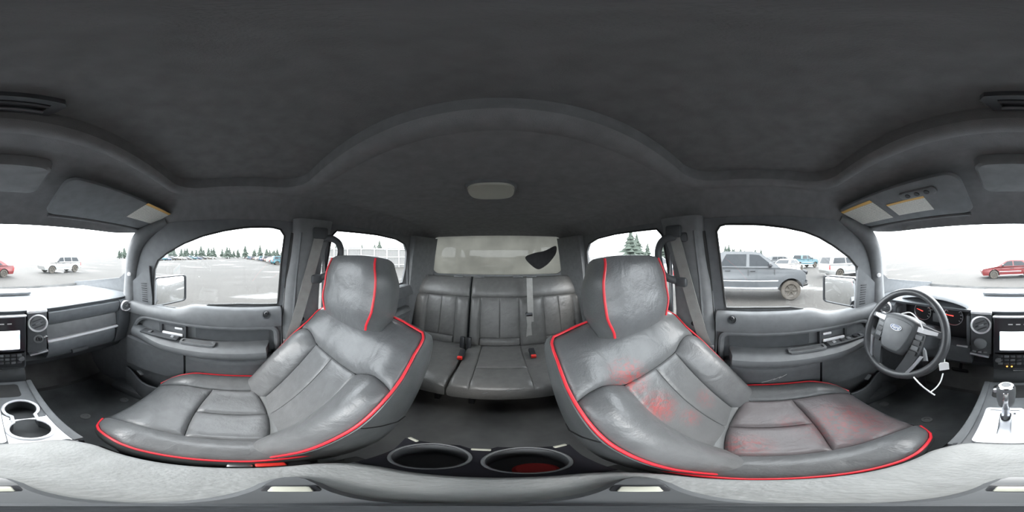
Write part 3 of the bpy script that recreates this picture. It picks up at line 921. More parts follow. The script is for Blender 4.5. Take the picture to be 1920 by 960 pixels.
    mb = MB(); mb.box((xs+side*0.248, 0.105, -0.668), (0.018, 0.09, 0.022), 0.008, Matrix.Rotation(0.35, 3, 'X')); build('recliner_lever', mb, 'plastic_md', root)
    # belt buckle on the console side, with its chrome tip
    mb = MB(); mb.box((xs-side*0.247, 0.045, -0.665), (0.022, 0.05, 0.085), 0.006, Matrix.Rotation(-0.3, 3, 'X')); bk = build('belt_buckle', mb, 'black', root)
    mb = MB(); mb.box((xs-side*0.247, 0.030, -0.622), (0.014, 0.036, 0.010), 0.003); build('buckle_button', mb, 'red_button', bk)
    mb = MB(); mb.box((xs-side*0.247, -0.005, -0.630), (0.012, 0.030, 0.010), 0.003); build('buckle_tip', mb, 'silver', bk)
    return root


M['worn'] = worn_leather('worn driver leather', (0.120, 0.123, 0.125), [(-0.10, 0.275, 0.645, 0.085, 0.75), (-0.082, 0.20, 0.545, 0.075, 0.65), (-0.04, 0.14, 0.47, 0.05, 0.3), (0.06, 0.15, 0.46, 0.06, 0.3)])
M['worn_cushion'] = worn_leather('worn driver cushion leather', (0.135, 0.120, 0.123), [(-0.03, -0.20, 0.385, 0.15, 0.38), (-0.09, 0.02, 0.37, 0.07, 0.40), (0.02, -0.08, 0.37, 0.05, 0.2)])
front_seat(-0.43, 'black leather passenger seat with red piping and clean unworn cushion', False)
front_seat(0.36, 'black leather driver seat with red piping and red rubbed-through wear patches', True)

# ================================================================== BACK SEAT
RX = -0.005
def rear_surface(x0, x1):
    th = math.radians(17)
    P0 = Vector((0, 1.135, -0.705)); UP = Vector((0, math.sin(th), math.cos(th))); N = Vector((0, -math.cos(th), math.sin(th)))
    def f(s, t):
        x = lerp(x0, x1, s)
        return P0+Vector((x, 0, 0))+UP*(0.565*t)+N*(-0.02*sst(0.80, 1, t)+0.012*math.sin(PI*t))
    f.out = N
    return f, N, UP


def rear_back(name, x0, x1, inserts, label):
    root = thing(name, (RX+(x0+x1)/2, 0.9, FZ), label, 'seat')
    f, N, UP = rear_surface(RX+x0, RX+x1)
    W = x1-x0
    S = lambda x: (x-x0)/W
    tl, th = 0.12, 0.70
    xs = [x0]
    mb = MB(); panel(mb, f, 0, 1, th, 1.0, 24, 10, 0.014, 0.04, 0.25, 0.003); build('backrest_top_panel', mb, 'rear_leather', root)
    edges = []
    prev = x0
    for a, b in inserts:
        mb = MB(); panel(mb, f, S(prev), S(a), 0, th, 8, 16, 0.026, 0.35, 0.10, 0.003); build('backrest_bolster', mb, 'rear_leather', root)
        mid = (a+b)/2
        for p, q in ((a, mid), (mid, b)):
            mb = MB(); panel(mb, f, S(p), S(q), tl, th, 8, 14, 0.005, 0.10, 0.06, 0.002); build('backrest_insert', mb, 'rear_leather', root)
        mb = MB(); panel(mb, f, S(a), S(b), 0, tl, 10, 5, 0.018, 0.12, 0.4, 0.003); build('backrest_lower_roll', mb, 'rear_leather', root)
        for p in (a, b):
            mb = MB(); mb.tube([f(S(p), t)+N*0.001 for t in (tl, 0.3, 0.5, th)], 0.003, 6); build('welt', mb, 'rear_leather', root)
        prev = b
    mb = MB(); panel(mb, f, S(prev), 1, 0, th, 8, 16, 0.026, 0.35, 0.10, 0.003); build('backrest_bolster', mb, 'rear_leather', root)
    # body behind
    per = [f(0, k/8) for k in range(9)]+[f(k/8, 1) for k in range(1, 9)]+[f(1, 1-k/8) for k in range(1, 9)]
    cen = f(0.5, 0.5)
    mb = MB(); mb.loft([[p-N*d+(p-cen).normalized()*o for p in per] for d, o in ((0, 0), (0.012, 0.005), (0.06, 0.006), (0.10, -0.01))], ringclosed=False, caps=False); build('backrest_side', mb, 'leather_side', root)
    return root, f, N


rb1, f1, N1 = rear_back('rear_seat', -0.70, -0.234, [(-0.575, -0.335)], 'narrow leather rear seat beside the passenger-side door, split from the wide one')
mb = MB(); mb.tube([f1(0.012, t)+N1*0.008 for t in (0.05, 0.3, 0.6, 0.9, 0.98)], 0.006, 7); build('piping', mb, 'piping', rb1)
rb2, f2, N2 = rear_back('rear_seat', -0.218, 0.70, [(-0.145, 0.145), (0.335, 0.585)], 'wide two-place leather rear seat with the centre belt down its back')
mb = MB(); mb.tube([f2(0.988, t)+N2*0.008 for t in (0.05, 0.3, 0.6, 0.9, 0.98)], 0.006, 7); build('piping', mb, 'piping', rb2)
# bright edges of the seat tops, built as small paler bars
for par, f, N, ss in ((rb1, f1, N1, (0.10, 0.78)), (rb2, f2, N2, (0.06, 0.40, 0.52))):
    for s_ in ss:
        p = f(s_, 1.0)+N*0.004
        mb = MB(); mb.box(tuple(p), (0.085, 0.02, 0.010), 0.004); build('top_edge', mb, 'plastic_md', par)

# centre belt coming over the wide back
cb = thing('seat_belt', (0.20, 1.15, -0.60), 'grey centre seat belt lying down the wide rear seatback', 'seat belt')
mb = MB()
pts = [ony(990, 520, 1.24), ony(991, 555, 1.235), ony(992, 585, 1.22), ony(992, 600, 1.20)]
mb.loft([[p+Vector((w, q, 0)) for w, q in ((-0.022, 0), (0.022, 0), (0.022, -0.003), (-0.022, -0.003))] for p in [Vector((p.x, p.y-0.06, p.z*0.98)) for p in pts]])
build('webbing', mb, 'belt', cb)
p = ony(992, 590, 1.14)
mb = MB(); mb.box(tuple(p), (0.05, 0.018, 0.03), 0.005); build('tongue', mb, 'plastic_dk', cb)
mb = MB(); mb.loft([[Vector((p.x+w, 1.135+dy, z)) for w, dy in ((-hw_, 0), (hw_, 0), (hw_, -0.004), (-hw_, -0.004))] for z, hw_ in ((p.z, 0.022), (p.z-0.08, 0.014), (p.z-0.19, 0.022))]); build('lower_webbing', mb, 'belt', cb)


def rear_cushion(root, x0, x1, xsplit):
    def f(s, t):
        x = RX+lerp(x0, x1, s)
        y = lerp(1.145, 0.655, t)
        return Vector((x, y, -0.690-0.012*(1-t)-0.030*sst(0.9, 1.03, t)))
    f.out = Vector((0, 0, 1))
    W = x1-x0; S = lambda x: (x-x0)/W
    cuts = [0]+[S(x) for x in xsplit]+[1]
    for k, (a, b) in enumerate(zip(cuts, cuts[1:])):
        if len(xsplit) == 2 and k == 1:
            ta = 0.62
            mb = MB(); panel(mb, f, a, b, 0, ta, 14, 12, 0.008, 0.06, 0.10, 0.003); build('cushion_panel', mb, 'rear_leather', root)
            mb = MB(); panel(mb, f, a, b, ta, 1.0, 14, 10, 0.008, 0.06, 0.16, 0.003); build('cushion_panel', mb, 'rear_leather', root)
        else:
            mb = MB(); panel(mb, f, a, b, 0, 1.0, 10, 14, 0.012, 0.15, 0.08, 0.003); build('cushion_panel', mb, 'rear_leather', root)
    per = [f(0, k/8) for k in range(9)]+[f(k/12, 1) for k in range(1, 13)]+[f(1, 1-k/8) for k in range(1, 9)]
    cen = f(0.5, 0.5)
    rings = []
    for dz, o in ((0, 0), (0.006, 0.004), (0.035, 0.008), (0.075, 0.004), (0.090, -0.012)):
        R = []
        for p in per:
            q = (p-cen); q.z = 0; q.normalize(); R.append(p+q*o*(1 if abs(q.y) > 0.2 else 0.3)-Vector((0, 0, dz)))
        rings.append(R)
    mb = MB(); mb.loft(rings, ringclosed=False, caps=False); build('cushion_edge', mb, 'rear_leather', root)
    mb = MB(); mb.plate([(RX+x0+0.02, 0.67), (RX+x1-0.02, 0.67), (RX+x1-0.02, 1.14), (RX+x0+0.02, 1.14)], [], lambda a, b: (a, b, -0.775), (0, 0, -0.01)); build('cushion_base', mb, 'black', root)
    for xx in (x0+0.08, x1-0.08):
        mb = MB(); mb.box((RX+xx, 0.92, -0.892), (0.03, 0.30, 0.22), 0.006); build('leg_bracket', mb, 'black', root)
    return root


rc1 = rear_cushion(rb1, -0.70, -0.232, [-0.56])
rc2 = rear_cushion(rb2, -0.214, 0.70, [-0.125, 0.145])
for k, (u, v) in enumerate(((905, 738), (950, 733), (975, 730))):
    p = ony(u, v, 0.6475); mb = MB(); mb.tube([p, p+Vector((0.02, -0.0005, 0.012))], 0.0016, 5); build('scuff', mb, 'plastic_md', rc2)
# buckles between the cushions
for u, v, lab in ((863, 667, 'black rear belt buckle with red button in the gap between the cushions'), (1000, 664, 'black rear belt buckle with red button below the centre belt')):
    p = onz(u, v, -0.655); p.y = min(p.y, 1.03)
    b = thing('belt_buckle', (p.x, p.y, -0.69), lab, 'buckle', 'rear seat buckles')
    mb = MB(); mb.box((p.x, p.y+0.03, -0.665), (0.036, 0.085, 0.026), 0.006, Matrix.Rotation(0.25, 3, 'X')); build('body', mb, 'black', b)
    mb = MB(); mb.box((p.x, p.y-0.010, -0.666), (0.030, 0.018, 0.024), 0.004, Matrix.Rotation(0.25, 3, 'X')); build('button', mb, 'red_button', b)
for u, v in ((868, 648), (880, 650)):
    p = ony(u, v, 1.10)
    mb = MB(); mb.box((p.x, 1.085, -0.655), (0.034, 0.03, 0.10), 0.008, Matrix.Rotation(-0.2, 3, 'X'))
    solo('buckle_stalk', mb, 'black', 'black plastic buckle stalk upright at the split of the rear seatback', 'buckle', 'buckle stalks at the rear seat split')
# dark patch on the rear glass
mb = MB()
bl = [ony(u, v, 1.432) for u, v in smooth_path([Vector((985, 483, 0)), Vector((1000, 475, 0)), Vector((1022, 470, 0)), Vector((1042, 461, 0)), Vector((1043, 474, 0)), Vector((1034, 488, 0)), Vector((1024, 498, 0)), Vector((1010, 505, 0)), Vector((997, 498, 0))], 5, True) for u, v in ((u.x, u.y),)] if False else None
sp_ = smooth_path([(985, 483, 0), (1000, 475, 0), (1022, 470, 0), (1042, 461, 0), (1043, 474, 0), (1034, 488, 0), (1024, 498, 0), (1010, 505, 0), (997, 498, 0)], 5, True)
poly = [(q.x, q.z) for q in (ony(a.x, a.y, 1.434) for a in sp_)]
cx = sum(a for a, b in poly)/len(poly); cz = sum(b for a, b in poly)/len(poly)
mb.loft([[Vector((lerp(cx, a, f), y, lerp(cz, b, f))) for a, b in poly] for f, y in ((1, 1.4395), (0.92, 1.432), (0.6, 1.429), (0.2, 1.428))])
solo('dark_smudge', mb, 'smear', 'dark wing-shaped smudge stuck on the hazy rear window', 'smudge')

# ================================================================== CENTRE CONSOLE
con = thing('center_console', (-0.025, -0.1, FZ), 'long floor console with grey padded armrest lid between the front seats', 'console')
LZ = -0.50
CX = -0.020
# lid: rounded padded slab
lid_out = []
for (x, y) in rrect(CX, -0.058, 0.122, 0.167, 0.055, 8):
    if y < -0.12:      # front narrows a little
        x = CX+(x-CX)*(1-0.10*sst(-0.12, -0.225, y))
    lid_out.append((x, y))
lcx, lcy = CX, -0.058
mb = MB()
mb.loft([[Vector((lcx+(x-lcx)*f, lcy+(y-lcy)*f, z)) for x, y in lid_out] for f, z in ((0.97, -0.548), (1.0, -0.540), (1.015, -0.525), (1.003, -0.511), (0.980, -0.503), (0.93, -0.4995), (0.5, -0.4985), (0.05, -0.498))])
lid = build('armrest_lid', mb, 'lid', con, sharp=60)
mb = MB(); mb.tube([Vector((lcx+(x-lcx)*1.012, lcy+(y-lcy)*1.012, -0.540)) for x, y in lid_out], 0.004, 6, closed=True); build('lid_seam', mb, 'plastic_dk', lid)
# latch under the front lip
mb = MB(); mb.box((CX, -0.222, -0.545), (0.06, 0.014, 0.014), 0.004); build('lid_latch', mb, 'plastic_dk', lid)
# body below the lid and towards the rear
mb = MB()
def cs(y, w, z1, z0=FZ): return [Vector((CX+a*w, y, z)) for a, z in ((-1.0, z0), (-1.0, z1-0.03), (-0.97, z1-0.008), (-0.9, z1), (0.9, z1), (0.97, z1-0.008), (1.0, z1-0.03), (1.0, z0))]
mb.loft([cs(-0.235, 0.112, -0.55), cs(-0.10, 0.120, -0.55), cs(0.11, 0.122, -0.55)])
build('storage_box', mb, 'plastic_dk', con)
# front section, slopes from the box towards the stack; passenger and driver side walls
FZT = -0.592
mb = MB()
fo = [(-0.146, -0.60), (0.088, -0.60), (0.088, -0.235), (-0.146, -0.235)]
CUPS = [(-0.085, -0.424, 0.047), (-0.084, -0.318, 0.047)]
def cuploop():
    """two overlapping cup circles joined by a waist"""
    (ax, ay, ar), (bx, by, br_) = CUPS
    out = []
    for k in range(21):
        a = math.radians(-52+ (284)*k/20); a2 = a
        out.append((bx+br_*math.cos(math.radians(-52+284*k/20)), by+br_*math.sin(math.radians(-52+284*k/20))))
    for k in range(21):
        out.append((ax+ar*math.cos(math.radians(128+284*k/20)), ay+ar*math.sin(math.radians(128+284*k/20))))
    return out
cl = cuploop()
slot = rrect(0.016, -0.355, 0.014, 0.058, 0.010)
mb.plate(fo, [cl, slot], lambda a, b: (a, b, FZT), (0, 0, -0.012))
fp = build('front_deck', mb, 'plastic', con)
for x in (-0.146, 0.088):
    sg = -1 if x < 0 else 1
    mb = MB(); mb.loft([[Vector((x+sg*o, y, z)) for o, z in ((-0.012, FZT-0.001), (0, FZT-0.001), (0.014, FZT-0.02), (0.020, FZT-0.10), (0.022, FZ), (-0.012, FZ))] for y in (-0.60, -0.50, -0.36, -0.24)])
    build('side_wall', mb, 'plastic_dk', con)
for x in (-0.150, 0.092):
    mb = MB(); mb.box((x, -0.42, FZT+0.0005), (0.022, 0.36, 0.012), 0.005); build('edge_rail', mb, 'plastic_md', con)
mb = MB()
mb.loft([[p+Vector((0, 0, 0)) for p in [Vector((a, b, z)) for a, b in cl]] for z in (FZT-0.001, FZT-0.055)], caps=False)
mb.plate(cl, [], lambda a, b: (a, b, FZT-0.055), (0, 0, -0.003))
cw = build('cup_well', mb, 'plastic_dk', con)
mb = MB(); mb.tube([Vector((a, b, FZT+0.004)) for a, b in cl], 0.0052, 8, closed=True); build('cup_trim', mb, 'white_gloss', cw)
# pale bezel round cups (a frame plate) and shifter bezel
mb = MB()
mb.plate(smooth2 if False else [(-0.143, -0.385), (-0.140, -0.245), (-0.033, -0.245), (-0.033, -0.40), (-0.050, -0.380), (-0.046, -0.37), (-0.136, -0.37)], [[(a, b) for a, b in circ(-0.084, -0.318, 0.050, 28)]], lambda a, b: (a, b, FZT+0.002), (0, 0, -0.003))
build('cup_bezel', mb, 'white_gloss', con)
mb = MB(); mb.plate(rrect(0.019, -0.348, 0.050, 0.086, 0.012), [rrect(0.019, -0.348, 0.039, 0.074, 0.006)], lambda a, b: (a, b, FZT+0.007), (0, 0, -0.009)); sb = build('shifter_bezel', mb, 'white_gloss', con)
mb = MB(); mb.plate(rrect(0.019, -0.348, 0.040, 0.075, 0.006), [slot], lambda a, b: (a, b, FZT+0.004), (0, 0, -0.004)); gp_ = build('gate_plate', mb, 'silver', con)
mb = MB(); mb.box((0.016, -0.355, FZT-0.018), (0.027, 0.115, 0.006)); build('slot_floor', mb, 'silver', con)
for k in range(6):   # position marks beside the slot
    mb = MB(); mb.box((0.043, -0.402+0.014*k, FZT+0.0045), (0.010, 0.0022, 0.0012)); build('gear_mark', mb, 'white_plastic', gp_)
mb = MB(); mb.box((-0.006, -0.405, FZT+0.005), (0.006, 0.006, 0.002)); build('lock_hole', mb, 'black', gp_)
# tray towards the stack
mb = MB(); mb.plate(rrect(-0.02, -0.540, 0.085, 0.042, 0.015), [], lambda a, b: (a, b, FZT+0.001), (0, 0, -0.002)); build('tray_mat', mb, 'rubber', con)
# rear deck with two cups
RZ = -0.56
mb = MB()
back_edge = [(760, 821), (790, 827), (863, 835), (886, 842), (918, 842), (932, 838), (1033, 837), (1063, 834)]
be = [(onz(u, v, RZ).x, onz(u, v, RZ).y) for u, v in back_edge]
H1, H2 = (-0.084, 0.182), (0.030, 0.182)
outl = [(CX+0.118, 0.09), (CX+0.118, 0.18), (be[-1][0]+0.004, be[-1][1])]+list(reversed(be))+[(CX-0.118, 0.18), (CX-0.118, 0.09)]
mb.plate(outl, [circ(*H1, 0.049, 28), circ(*H2, 0.049, 28)], lambda a, b: (a, b, RZ), (0, 0, -0.010))
rd = build('rear_deck', mb, 'gloss_black', con)
mb = MB()
zz = [0, -0.03]
mb.loft([[Vector((a, b, z)) for a, b in outl] for z in (RZ-0.008, RZ-0.05)]+[[Vector((CX+(a-CX)*0.97, min(b, 0.245), z)) for a, b in outl] for z in (-0.68, FZ)], caps=False)
build('rear_cover', mb, 'plastic_dk', con)
for (hx, hy) in (H1, H2):
    mb = MB(); mb.lathe([(0.0495, 0.001), (0.048, -0.03), (0.044, -0.085), (0.0, -0.087)], (hx, hy, RZ), seg=28, caps=False)
    c_ = build('cup_well', mb, 'plastic', con)
    mb = MB(); mb.tube([(hx+0.0495*math.cos(2*PI*k/36), hy+0.0495*math.sin(2*PI*k/36), RZ+0.001) for k in range(36)], 0.0026, 8, closed=True); build('cup_ring', mb, 'plastic_md', c_)
for u, v, w in ((902, 843, 0.028), (1050, 836, 0.022), (775, 824, 0.022)):
    p = onz(u, v, RZ+0.004); mb = MB(); mb.box(tuple(p), (w, 0.007, 0.006), 0.002, Matrix.Rotation(math.radians(-20 if u == 775 else (12 if u == 1050 else 0)), 3, 'Z')); build('chrome_clip', mb, 'lens', rd)
p = onz(1005, 880, RZ-0.066)
mb = MB(); mb.lathe([(0.022, -0.085), (0.025, -0.080), (0.025, -0.062), (0.021, -0.058), (0.0, -0.058)], (p.x, p.y, RZ), seg=24)
solo('cup_insert', mb, 'red', 'round red rubber disc lying in the rear console cup holder', 'disc')
# cover the cup bore: open the rear cover top is below the deck, wells sit inside

# gear shift
gs = thing('gear_shift', (0.016, -0.395, FZT), 'silver column-style gear shift lever standing in its gated slot', 'gear lever')
mb = MB(); mb.tube([(0.016, -0.392, FZT-0.013), (0.016, -0.402, FZT+0.03), (0.016, -0.412, FZT+0.07)], [0.012, 0.010, 0.011], 10); build('stem', mb, 'silver', gs)
mb = MB()
rings = []
for z, w, d, yy in ((0.055, 0.013, 0.012, -0.409), (0.062, 0.019, 0.016, -0.410), (0.09, 0.0235, 0.020, -0.414), (0.125, 0.0255, 0.022, -0.419), (0.150, 0.0250, 0.022, -0.422), (0.160, 0.021, 0.018, -0.424), (0.164, 0.010, 0.009, -0.424)):
    rings.append([Vector((0.016+w*math.cos(a), yy+d*math.sin(a), FZT+z)) for a in [2*PI*k/20 for k in range(20)]])
mb.loft(rings); kn = build('knob', mb, 'plastic_md', gs)
mb = MB(); mb.box((0.016, -0.396, FZT+0.10), (0.016, 0.012, 0.09), 0.005, Matrix.Rotation(0.12, 3, 'X')); build('knob_strip', mb, 'chrome', kn)
mb = MB(); mb.lathe([(0.022, 0), (0.019, 0.004), (0.0, 0.006)], (0.016, -0.423, FZT+0.158), seg=20); build('knob_cap', mb, 'chrome', kn)
mb = MB(); mb.box((0.044, -0.420, FZT+0.135), (0.012, 0.014, 0.018), 0.005); build('release_button', mb, 'silver', kn)

# camera tripod on the lid
tp = thing('mini_tripod', (0, 0, -0.498), 'small dark three-legged tripod stand on the grey armrest lid', 'tripod')
mb = MB(); mb.lathe([(0.026, 0), (0.027, 0.012), (0.022, 0.03), (0.013, 0.04), (0.011, 0.20), (0.009, 0.25), (0.0, 0.25)], (0, 0, -0.497), seg=20); build('column', mb, 'plastic_dk', tp)
for u in (545, 1200, 1905):
    a = math.radians((u-U0)*0.1875); d = Vector((math.sin(a), math.cos(a), 0)); q = Vector((d.y, -d.x, 0))
    rings = []
    for r_, w, h in ((0.015, 0.021, 0.020), (0.05, 0.020, 0.017), (0.085, 0.017, 0.012), (0.100, 0.012, 0.009), (0.107, 0.005, 0.006)):
        rings.append([d*r_+q*a_*w+Vector((0, 0, -0.4975+h*b_)) for a_, b_ in ((-1, 0), (-1, 0.6), (-0.75, 1), (0.75, 1), (1, 0.6), (1, 0))])
    mb = MB(); mb.loft(rings); lg = build('leg', mb, 'tripod', tp)
    mb = MB(); mb.box(tuple(d*0.068+Vector((0, 0, -0.483))), (0.018, 0.016, 0.006), 0.002, Matrix.Rotation(-a, 3, 'Z')); build('hinge_plate', mb, 'lens', lg)
    mb = MB(); mb.box(tuple(d*0.068+Vector((0, 0, -0.4845))), (0.026, 0.024, 0.005), 0.002, Matrix.Rotation(-a, 3, 'Z')); build('hinge_surround', mb, 'black', lg)

# ================================================================== FLOOR MATS
for s, xm in ((-1, -0.44), (1, 0.385)):
    mb = MB()
    o = rrect(xm, -0.56, 0.215, 0.30, 0.04)
    mb.loft([[Vector((lerp(xm, a, f), lerp(-0.56, b, f), FZ+z)) for a, b in o] for f, z in ((1.0, -0.002), (1.0, 0.008), (0.985, 0.012), (0.96, 0.009), (0.5, 0.009), (0.05, 0.009))])
    mt = solo('floor_mat', mb, 'mat', 'black rubber floor mat in the %s footwell' % ('passenger' if s < 0 else 'driver'), 'floor mat', 'front floor mats')
    for dx in (-0.115, 0.115):
        mb = MB(); mb.lathe([(0.024, 0), (0.022, 0.005), (0.012, 0.006), (0.011, 0.003), (0.0, 0.003)], (xm+dx+0.045*s, -0.545, FZ+0.008), seg=20); build('grommet', mb, 'lid', mt)

# ================================================================== DASHBOARD
da = thing('dashboard', (XC, -0.8, -0.6), 'grey dashboard with round vents, silver strips and glare-washed top', 'dashboard')
SX = -0.038        # centre of the stack
FY = -0.645        # plane of the stack face


def dy(x):
    a = abs(x-XC); return -0.02+0.035*sst(0.35, 0.72, a)


def dloft(prof, x0, x1, n=24, par=da, nm='panel', m='dash', zf=None):
    mb = MB(); rings = []
    for k in range(n+1):
        x = lerp(x0, x1, k/n)
        rings.append([Vector((x, y+dy(x), z+(zf(x) if zf else 0))) for y, z in prof])
    mb.loft(rings); return build(nm, mb, m, par)


dloft([(-1.20, -0.26), (-1.12, -0.238), (-0.85, -0.222), (-0.70, -0.220), (-0.655, -0.224), (-0.630, -0.232), (-0.640, -0.245), (-0.9, -0.262)], XC-0.70, XC+0.70, 28, nm='top_pad', m='dash_top')
# passenger side: upper pad, silver strip, glove box door
PX0, PX1 = XC-0.605, SX-0.212
dloft([(-0.72, -0.246), (-0.640, -0.244), (-0.622, -0.252), (-0.618, -0.275), (-0.630, -0.310), (-0.648, -0.322), (-0.72, -0.325)], PX0, PX1, 16, nm='upper_fascia', m='dash')
dloft([(-0.72, -0.324), (-0.652, -0.324), (-0.646, -0.335), (-0.640, -0.395), (-0.70, -0.400)], PX0, PX1, 16, nm='fascia_inlay', m='plastic_md')
dloft([(-0.68, -0.400), (-0.634, -0.399), (-0.626, -0.406), (-0.634, -0.416), (-0.68, -0.418)], PX0, PX1, 16, nm='silver_strip', m='white_gloss')
gb = dloft([(-0.74, -0.420), (-0.645, -0.420), (-0.638, -0.432), (-0.645, -0.490), (-0.665, -0.525), (-0.76, -0.545)], PX0+0.01, PX1-0.005, 16, nm='glove_box_door', m='dash')
mb = MB(); mb.box((PX0+0.22, -0.658, -0.50), (0.09, 0.02, 0.022), 0.006); build('glove_box_latch', mb, 'plastic_dk', gb)
dloft([(-0.98, -0.545), (-0.72, -0.528), (-0.69, -0.55), (-0.72, -0.60), (-0.98, -0.62)], XC-0.69, XC+0.69, 16, nm='lower_beam', m='plastic_dk')
# backing body so nothing is open behind the fascia
dloft([(-1.15, -0.25), (-0.74, -0.245), (-0.72, -0.26), (-0.72, -0.53), (-0.80, -0.56), (-1.15, -0.56)], XC-0.695, XC+0.695, 16, nm='carrier', m='black')
# end caps carrying the outer vents
for s in (-1, 1):
    x0, x1 = (XC-0.69, XC-0.610) if s < 0 else (XC+0.575, XC+0.69)
    dloft([(-0.74, -0.246), (-0.632, -0.244), (-0.618, -0.258), (-0.628, -0.40), (-0.66, -0.53), (-0.76, -0.54)], min(x0, x1), max(x0, x1), 6, nm='end_panel', m='dash')


def vent(c, ax, r, ring_m='white_gloss'):
    c = Vector(c); ax = Vector(ax).normalized()
    mb = MB(); mb.lathe([(r*0.80, -0.012), (r*0.84, 0.006), (r*0.95, 0.012), (r*1.04, 0.006), (r*1.05, -0.012)], c, ax, 28, caps=False)
    v = build('vent_ring', mb, ring_m, da)
    mb = MB(); mb.lathe([(r*0.83, -0.002), (r*0.80, 0.004), (r*0.3, 0.007), (0.0, 0.007)], c, ax, 28); build('vent_face', mb, 'plastic_md', v)
    ref = Vector((0, 0, 1)); e1 = (ref-ax*ax.dot(ref)).normalized(); e0 = ax.cross(e1)
    R = Matrix((e0, ax, e1)).transposed()
    for k in (-1, 0, 1):
        mb = MB(); L = r*(1.25 if k == 0 else 1.0)
        mb.box(tuple(c+ax*0.009+(e1*k*0.36+e0*0.10*k)*r), (L, 0.006, r*0.10), 0.0015, R @ Matrix.Rotation(0.35, 3, 'Y')); build('vane', mb, 'plastic_dk', v)
    mb = MB(); mb.box(tuple(c+ax*0.012), (r*0.55, 0.008, r*0.34), 0.003, R @ Matrix.Rotation(0.35, 3, 'Y')); build('vent_tab', mb, 'plastic_md', v)
    return v


vent((XC-0.642, -0.598, -0.283), (0.35, 1, 0.15), 0.030)
vent((XC+0.620, -0.602, -0.275), (-0.35, 1, 0.15), 0.032)
for s in (-1, 1):
    px = SX+s*0.162
    mb = MB(); mb.box((px, -0.69, -0.345), (0.090, 0.10, 0.215), 0.012); build('vent_pod', mb, 'plastic_dk', da)
    vent((px, -0.638, -0.292), (-0.22*s, 1, 0.12), 0.040)
    mb = MB(); mb.box((px, -0.652, -0.238), (0.086, 0.030, 0.013), 0.004); build('pod_cap', mb, 'white_gloss', da)
    mb = MB(); mb.box((px+0.006*s, -0.645, -0.452), (0.080, 0.030, 0.012), 0.004, Matrix.Rotation(-s*0.15, 3, 'Y')); build('pod_foot', mb, 'silver', da)
# power outlet on the passenger pod, dial on the driver pod
mb = MB(); mb.lathe([(0.013, -0.002), (0.021, 0.0), (0.021, 0.008), (0.015, 0.010), (0.012, 0.002), (0.0, 0.002)], (SX-0.166, -0.641, -0.372), (0.2, 1, 0.1), 24); po = build('ignition_barrel', mb, 'plastic_md', da)
mb = MB(); mb.box((SX-0.166, -0.632, -0.372), (0.006, 0.010, 0.014), 0.002); build('key_slot', mb, 'black', po)
mb = MB(); mb.box((SX-0.196, -0.638, -0.366), (0.022, 0.010, 0.012), 0.003); build('silver_tab', mb, 'chrome', da)
mb = MB(); mb.lathe([(0.026, 0), (0.025, 0.014), (0.020, 0.018), (0.0, 0.019)], (SX+0.165, -0.641, -0.385), (-0.2, 1, 0.1), 24); build('mode_dial', mb, 'plastic', da)
for k in range(3):
    mb = MB(); mb.box((SX+0.145+0.022*k, -0.638, -0.433), (0.016, 0.010, 0.008), 0.002); build('pod_button', mb, 'silver' if k == 1 else 'plastic_md', da)

# centre stack
st = None
mb = MB(); mb.box((SX, -0.69, -0.392), (0.230, 0.10, 0.295), 0.010); st = build('center_stack', mb, 'plastic_dk', da)
mb = MB(); mb.box((SX, FY+0.010, -0.250), (0.228, 0.012, 0.008), 0.003); build('stack_trim', mb, 'white_gloss', st)
mb = MB(); mb.plate(rrect(SX, -0.345, 0.108, 0.092, 0.010), [rrect(SX, -0.367, 0.087, 0.050, 0.003)], lambda a, b: (a, FY+0.012, b), (0, -0.012, 0)); build('screen_bezel', mb, 'gloss_black', st)
mb = MB(); mb.plate([(SX-0.087, -0.417), (SX+0.087, -0.417), (SX+0.087, -0.317), (SX-0.087, -0.317)], [], lambda a, b: (a, FY+0.007, b), (0, -0.004, 0))
build('touch_screen', mb, 'screen', st, uvfn=lambda p: ((SX+0.087-p.x)/0.174, (p.z+0.417)/0.10))
for k in range(4):
    mb = MB(); mb.box((SX-0.045+0.03*k, FY+0.0125, -0.283), (0.018, 0.002, 0.005), 0.0008); build('stack_marking', mb, 'gauge_ink', st)
# climate rows
mb = MB(); mb.plate(rrect(SX, -0.474, 0.106, 0.046, 0.008), [], lambda a, b: (a, FY+0.012, b), (0, -0.012, 0)); cp = build('climate_panel', mb, 'black', st)
for r_, zz_ in enumerate((-0.448, -0.468, -0.490)):
    for k in range(8):
        x = SX-0.084+0.024*k
        mb = MB(); mb.box((x, FY+0.014, zz_), (0.019, 0.008, 0.013), 0.003); build('climate_button', mb, 'plastic_dk' if (k+r_) % 3 else 'plastic', cp)
for x in (0.020, 0.002):
    mb = MB(); mb.lathe([(0.0035, 0), (0.002, 0.003), (0, 0.003)], (x, FY+0.018, -0.505), (0, 1, 0.3), 10); build('indicator', mb, 'amber', cp)
for k in (-1, 1):
    mb = MB(); mb.lathe([(0.013, 0), (0.012, 0.012), (0.0, 0.013)], (SX+k*0.092, FY+0.010, -0.468), (0, 1, 0), 18); build('climate_knob', mb, 'plastic', cp)
mb = MB(); mb.box((SX+0.01, FY+0.012, -0.531), (0.050, 0.014, 0.006), 0.002); build('bin_handle', mb, 'chrome', st)
mb = MB(); mb.loft([[Vector((SX+a*0.112, y, z)) for a in (-1, -0.5, 0.5, 1)] for y, z in ((-0.700, -0.54), (-0.665, -0.56), (-0.640, -0.60), (-0.625, -0.70), (-0.64, -1.0))], ringclosed=False, caps=False); build('stack_foot', mb, 'plastic_dk', da)

